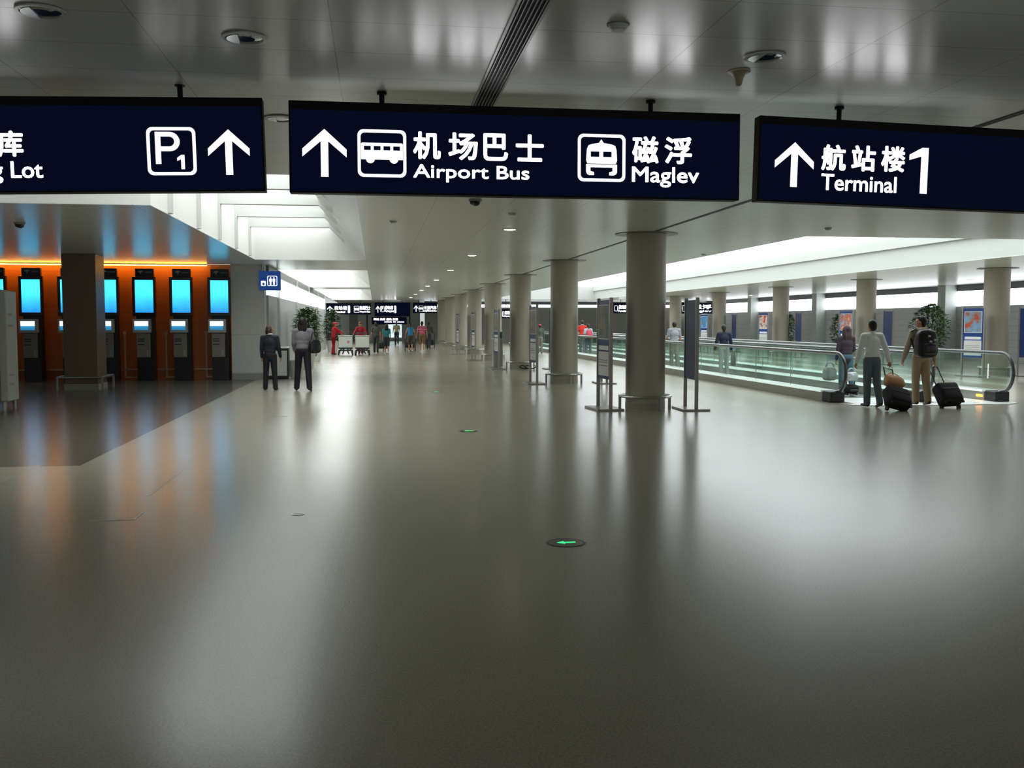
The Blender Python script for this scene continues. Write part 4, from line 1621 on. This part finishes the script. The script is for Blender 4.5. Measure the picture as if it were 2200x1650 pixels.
    if collar:
        b = MB()
        b.tube([(.066 * math.cos(a) + shc.x, .07 * math.sin(a) + shc.y + .0, shc.z + .075 + .012 * math.sin(a + PI)) for a in [2 * PI * q / 16 for q in range(16)]], .02, 8, closed=True)
        fin(b).obj('collar', mat('cloth ' + collar, collar, .7), t, smooth=True)
    # --- shoes
    for i in (0, 1):
        b = MB()
        b.cap(J['heel', i], J['toe', i], .038, .03)
        b.cap(J['ank', i] + Vector((0, -.01, -.01)), J['heel', i].lerp(J['toe', i], .3), .04, .036)
        fused('shoe', fin(b), mat('shoe ' + shoes, shoes, .4), t, voxel)
    M = Matrix.Translation(Vector(loc)) @ Matrix.Rotation(math.radians(heading), 4, 'Z') @ K
    return {'root': t, 'hand': [M @ (J['wr', i] + J['fd', i] * .1) for i in (0, 1)], 'shoulder': [M @ J['sh', i] for i in (0, 1)], 'back': M @ (chest + Vector((0, -.12, 0))), 'k': k, 'M': M}


def gp(px, py):
    p = at_z(px, py)
    return (p.x, p.y, 0)


# two women standing near the white pier
person(gp(581, 838), 'woman in a dark suit with a white collar and short brown hair, looking right', -6, 1.53, True, ((3, 4), (2, 2)), ((4, 7, 14), (2, 10, 20)),
       1, -55, 0, ('242632', 'long'), ('1b1a20', 'trousers'), '100f10', ('3f2a20', 'bob'), 'f4f6f6', jacket_len=.1, wide=1.12, spread=.12)
w2 = person(gp(652, 840), 'long-haired woman in a grey blouse and dark trousers, standing with a bag', -4, 1.71, True, ((6, 4), (-9, 4)), ((10, 8, 40), (-4, 14, 40)),
            2, -8, 8, ('86838a', 'long'), ('17141a', 'trousers'), '1b181a', ('1c1413', 'long'), spread=.2, wide=1.1)
# travellers entering the walkway
w3 = person((10.12, 20.0, .026), 'long-haired woman in a dark purple coat stepping onto the walkway', 0, 1.5, True, ((8, 6), (-8, 8)), ((4, 8, 6), (6, 8, 60)),
            1, 0, 0, ('4a3c48', 'long'), ('55798a', 'trousers'), '201c20', ('4a3836', 'long'), jacket_len=.14)
w4 = person(gp(1871, 875), 'person in a white jumper and blue jeans pulling a case towards the walkway', 2, 1.64, False, ((2, 2), (-7, 10)), ((4, 14, 10), (-22, 12, 4)),
            1, 4, 0, ('f2f6f4', 'long'), ('64727f', 'trousers'), '332622', ('15110f', 'short'), wide=.96)
w5 = person((gp(1976, 872)[0], gp(1976, 872)[1], .016), 'man in a tan hooded jacket with a black backpack, looking left', 2, 1.70, False, ((4, 6), (-6, 6)), ((6, 16, 10), (-8, 10, 6)),
            2, 52, 0, ('a39580', 'long'), ('b59e84', 'trousers'), '2a221c', ('191310', 'short'), jacket_len=.08, hood=True)
# travellers on the walkway
w6 = person((at_x(1556, 700, 9.95).x, at_x(1556, 700, 9.95).y, .026), 'man in a navy shirt and pale trousers standing on the moving walkway', 3, 1.51, False, ((4, 4), (-4, 4)), ((4, 14, 10), (2, 14, 10)),
            1, -14, 0, ('1c2438', 'long'), ('8f9692', 'trousers'), '1a1a1a', ('2a2522', 'short'))
w7 = person((at_x(1449, 700, 9.95).x, at_x(1449, 700, 9.95).y, .024), 'man in a pale grey shirt on the walkway, seen beside the nearest column', 0, 1.6, False, ((6, 6), (-6, 8)), ((8, 14, 40), (4, 10, 10)),
            1, 0, 0, ('9c9ca0', 'short'), ('6e6c60', 'trousers'), '1a1a1a', ('26201d', 'short'), voxel=.011)
w8 = person((at_x(1251, 700, 9.95).x, at_x(1251, 700, 9.95).y, .024), 'person in a bright red top far along the walkway', 0, 1.66, False, ((4, 4), (-4, 4)), ((4, 10, 20), (4, 10, 20)),
            1, 10, 0, ('d83426', 'short'), ('5c6068', 'trousers'), '1a1a1a', ('3a2a22', 'short'), collar='e8e8e8', voxel=.013)
w9 = person((at_x(1264, 700, 9.7).x, at_x(1264, 700, 9.7).y, .026), 'child in a light blue shirt with a pink rucksack, far along the walkway', 0, 1.5, True, ((4, 4), (-4, 4)), ((4, 10, 20), (4, 10, 20)),
            1, 0, 0, ('b8dce4', 'short'), ('4c5a60', 'trousers'), '303030', ('1d1614', 'tail'), voxel=.013)
p = at_x(1160, 700, 8.3)
person((p.x, p.y, 0), 'distant person in a red cap beside a dark blue poster board', 0, 1.5, False, ((4, 4), (-4, 4)), ((4, 8, 10), (4, 8, 10)), 1, 0, 0, ('4e5a4c', 'long'), ('7b7c70', 'trousers'),
       '202020', ('221a18', 'short'), cap='c8323c', voxel=.014)
# far group
V = .013
person(gp(717, 762), 'worker in a bright red overall beside the left white cart', -70, 1.60, False, ((4, 4), (-4, 4)), ((48, 6, 14), (52, 6, 10)), 6, -10, 8, ('c0182a', 'long'), ('a81424', 'trousers'),
       '2a1014', ('8a2a20', 'short'), voxel=V, overall=True, cap='c8353c')
person((-.72, 49.3, 0), 'worker in a dark red jacket behind the right white cart', 176, 1.62, False, ((2, 2), (-2, 2)), ((34, 22, 30), (34, 22, 30)), 6, 0, 10, ('a01830', 'long'), ('8a1426', 'trousers'),
       '2a1014', ('5a3a24', 'short'), voxel=V, cap='9a2a20')
person(gp(808, 759), 'man in an olive shirt walking away, left of the girl in teal', 0, 1.6, False, ((10, 6), (-8, 10)), ((6, 12, 10), (-6, 12, 14)), 1, 0, 0, ('53524a', 'short'), ('3a3a38', 'trousers'),
       '181818', ('171310', 'short'), voxel=V)
person(gp(831, 761), 'dark-haired girl in a teal top and dark shorts walking away', 0, 1.5, True, ((6, 6), (-8, 14)), ((6, 8, 20), (6, 8, 20)), 1, 0, 0, ('2f7f88', 'short'), ('2b3136', 'shorts'),
       'd8d4d0', ('1a1412', 'long'), voxel=V)
person((1.46, 77.0 - 9, 0), 'distant man in a beige shirt and dark trousers, far down the aisle', 0, 1.66, False, ((14, 6), (-18, 30)), ((10, 10, 30), (-10, 8, 20)), 1, 0, 0, ('8c8466', 'short'), ('1c1c20', 'trousers'),
       '151515', ('1a1412', 'short'), voxel=V)
person(gp(882, 756), 'girl in a bright blue top and brown shorts pushing a low trolley', 0, 1.53, True, ((6, 6), (-8, 10)), ((6, 20, 20), (6, 20, 20)), 1, 0, 0, ('2f8cba', 'none'), ('4c4238', 'shorts'),
       'd8d0c8', ('1a1412', 'tail'), voxel=V)


def stripe_mat():
    M = mat('pink striped knit', 'c8305c', .8)
    nt = M.node_tree
    tc = nt.nodes.new('ShaderNodeTexCoord')
    sp = nt.nodes.new('ShaderNodeSeparateXYZ')
    nt.links.new(tc.outputs['Object'], sp.inputs[0])
    fr = math_node(nt, 'FRACT', math_node(nt, 'MULTIPLY', sp.outputs['Z'], 11.5))
    g = math_node(nt, 'GREATER_THAN', fr, .68)
    mx = nt.nodes.new('ShaderNodeMix')
    mx.data_type = 'RGBA'
    nt.links.new(g, mx.inputs['Factor'])
    mx.inputs[6].default_value = (*lin('c42a58'), 1)
    mx.inputs[7].default_value = (*lin('e6b8c4'), 1)
    nt.links.new(mx.outputs[2], nt.nodes['Principled BSDF'].inputs['Base Color'])
    return M


person(gp(907, 757), 'man in a pink striped shirt and khaki shorts walking away', 0, 1.64, False, ((6, 6), (-8, 10)), ((4, 14, 14), (4, 14, 14)), 1, 0, 0, ('c42a58', 'short'), ('80663e', 'shorts'),
       'd8d0c8', ('15100e', 'short'), voxel=V, stripes=stripe_mat())
person(gp(921, 750), 'person in dark clothes with a trolley, right of the pink striped shirt', -8, 1.6, False, ((12, 6), (-14, 14)), ((20, 8, 40), (20, 8, 40)), 4, 0, 0, ('4a4a44', 'long'), ('30342f', 'trousers'),
       '181818', ('15100e', 'short'), voxel=V)

# things carried -------------------------------------------------------------
M_BLK = mat('black bag leather', '121214', .45)
h = w2['hand'][1]
soft_bag('shoulder_bag', (w2['M'] @ Vector((.29, -.1, .9))), 'large black shoulder bag on the arm of the long-haired woman', 'bag', .3, .32, .16, M_BLK, .6, .2)
h = w3['hand'][0]
soft_bag('carrier_bag', (h.x - .14, h.y, h.z - .38), 'pale grey carrier bag held by the woman in the purple coat', 'bag', .34, .3, .12, mat('pale grey carrier', '8f9a98', .35), .1, .1)
suitcase((h.x + .12, h.y - .45, .036), 'small dark case on the landing plate behind the woman in the purple coat', (math.radians(12), 0, 0), .3, .18, .2, .0 + .2)
soft_bag('plastic_bag', (h.x + .1, h.y - .52, .345), 'crumpled silver plastic bag lying on the small dark case', 'bag', .3, .2, .16, mat('silver plastic', 'b9c2c2', .2, .2), .2, .08)
h = w4['hand'][1]


def pulled(base, hand, label, w, h, d):
    """case tilted on its wheels, the pull handle ending in the hand"""
    base = Vector(base) + Vector((0, 0, .035))
    z = (Vector(hand) - base).normalized()
    y = (Vector((0, 1, 0)) - z * z.y).normalized()
    x = y.cross(z)
    R = Matrix((x, y, z)).transposed()
    L = (Vector(hand) - base).length
    suitcase(base, label, R.to_euler(), w, h, d, max(.2, L - .06 - h))
    return base, R


base, R = pulled(gp(1932, 884), h, 'black wheeled suitcase pulled by the person in the white jumper, tan bag on top', .46, .40, .26)
pulled((gp(2048, 878)[0], gp(2048, 878)[1], 0), w5['hand'][1], 'black wheeled suitcase pulled by the man with the backpack', .44, .44, .26)
tb = soft_bag('travel_bag', base + R @ Vector((-.03, -.05, .50)), 'tan leather travel bag resting on the suitcase behind the white jumper', 'bag', .4, .23, .2, mat('tan leather', 'd09c70', .6), 0, .07)
tb.rotation_euler = R.to_euler()
# backpack
bk = w5['back']
t = soft_bag('backpack', (bk.x - .09, bk.y - .2, bk.z - .34), 'bulging black backpack worn by the man in the tan jacket', 'backpack', .42, .54, .27, mat('black nylon', '0e0f10', .45), -.03, 0)
MB().box(-.12, .12, -.19, -.1, .08, .28, .04, seg=3).obj('outer_pocket', mat('black nylon pocket', '18191b', .35), t, smooth=True)
b = MB()
for x, z in ((-.05, .4), (.06, .33), (-.02, .3)):
    b.box(x, x + .05, -.165, -.15, z, z + .03, .004)
b.obj('buckle', mat('pale buckles', 'aab0b4', .3, .4), t)
for s in (-1, 1):
    b = MB()
    b.tube([(s * .12, .1, .08), (s * .15, .17, .2), (s * .155, .29, .38), (s * .14, .28, .5), (s * .12, .16, .545), (s * .1, .08, .46)], .018, 8)
    b.obj('shoulder_strap', mat('black nylon'), t, smooth=True)
# child's rucksack, shoulder strap, navy man's bag
bk = w9['back']
soft_bag('rucksack', (bk.x, bk.y - .09, bk.z - .26), 'pink rucksack on the back of the child in light blue', 'backpack', .3, .38, .16, mat('pink nylon', 'd2485c', .5), 0, .05)
h = w6['hand'][1]
soft_bag('holdall', (h.x + .06, h.y, h.z - .38), 'dark grey bag carried by the man in the navy shirt', 'bag', .16, .3, .1, mat('dark grey cloth', '4a4c4a', .6), .2, .08)
h = w7['hand'][0]
soft_bag('holdall', (h.x - .22, h.y + .0, h.z - .42), 'dark holdall carried by the man in the pale grey shirt', 'bag', .4, .34, .2, mat('dark holdall cloth', '33332f', .6), .1, .1)


# ------------------------------------------------------------------ white carts and low trolleys
def white_cart(loc, label, rz, mark):
    t = thing('luggage_cart', loc, label, 'cart', 'white luggage carts', rz)
    MB().box(-.33, .33, -.3, .28, .36, .9, .03, seg=3).obj('body', mat('white cart panel', 'd9dad3', .4), t)
    MB().box(-.35, .35, -.33, .3, .9, .95, .015).obj('lid', mat('white cart lid', 'c9cac3', .4), t)
    b = MB()
    b.tube([(-.3, .2, .95), (-.3, .3, 1.06), (.3, .3, 1.06), (.3, .2, .95)], .018, 8)
    b.obj('handle', M_DARK, t, smooth=True)
    b = MB()
    b.box(-.34, .34, -.3, .28, .3, .355).box(-.34, .34, -.3, -.26, .2, .25).box(-.34, .34, .24, .28, .2, .25).box(-.34, -.3, -.3, .28, .2, .25).box(.3, .34, -.3, .28, .2, .25)
    for s in (-1, 1):
        b.tube([(s * .1, -.3, .34), (s * .22, -.36, .3), (s * .28, -.4, .2), (s * .29, -.42, .1)], .035, 8)
        b.tube([(s * .1, -.3, .3), (s * .1, -.34, .18), (s * .16, -.36, .06)], .035, 8)
    b.obj('chassis', M_DARK, t)
    for sx in (-1, 1):
        for y in (-.38, .2):
            MB().cyl((sx * .33 - .03, y, .1), (sx * .33 + .03, y, .1), .1, n=18).obj('wheel', M_RUBBER, t, smooth=True)
    if mark:
        join_meshes('red_mark', [shape_mesh([[(.13, .56), (.2, .64), (.13, .72), (.06, .64)], [(.13, .6), (.165, .64), (.13, .68), (.095, .64)]])], mat('red print', 'c22a34', .5), t, y=-.3005)
    return t


white_cart((-1.44, 48.3, 0), 'white luggage cart with a red diamond mark, left of the pair', math.radians(3), True)
white_cart((-.62, 48.2, 0), 'plain white luggage cart on the right of the pair', math.radians(-2), False)


def trolley(loc, label):
    t = thing('baggage_trolley', loc, label, 'trolley', 'low baggage trolleys')
    b = MB()
    b.box(-.3, .3, -.2, .5, .18, .21).box(-.3, -.26, -.25, -.2, .18, .85).box(.26, .3, -.25, -.2, .18, .85)
    b.obj('frame', M_DARK, t)
    b = MB()
    b.tube([(-.3, -.25, .85), (-.3, -.3, .98), (.3, -.3, .98), (.3, -.25, .85)], .02, 8)
    b.obj('handle', M_DARK, t, smooth=True)
    for x, y in ((-.27, -.2), (.27, -.2), (0, .42)):
        MB().cyl((x - .02, y, .08), (x + .02, y, .08), .08, n=16).obj('wheel', M_RUBBER, t, smooth=True)
    return t


def case_on(loc, label, w, h, d, col):
    t = thing('travel_case', loc, label, 'suitcase', 'cases on the far trolleys')
    MB().box(-w / 2, w / 2, -d / 2, d / 2, 0, h, .03, seg=3).obj('shell', mat('case ' + col, col, .5), t, smooth=True)
    MB().box(-.08, .08, -.015, .015, h, h + .03).obj('handle', M_BLACK, t)
    return t


for px, py_, lab, lc, col in ((824, 757, 'low baggage trolley pushed between the olive shirt and the girl in teal', 'dark case on the trolley of the girl in teal', '2a2c2e'),
                         (882, 755, 'low baggage trolley pushed by the girl in the blue top', 'dark case on the trolley of the girl in the blue top', '2e2622'),
                         (925, 748, 'low baggage trolley at the right of the far group', 'dark case on the rightmost far trolley', '22262a')):
    q = gp(px, py_)
    trolley((q[0], q[1] + .75, 0), lab)
    case_on((q[0], q[1] + .95, .212), lc, .5, .3, .4, col)
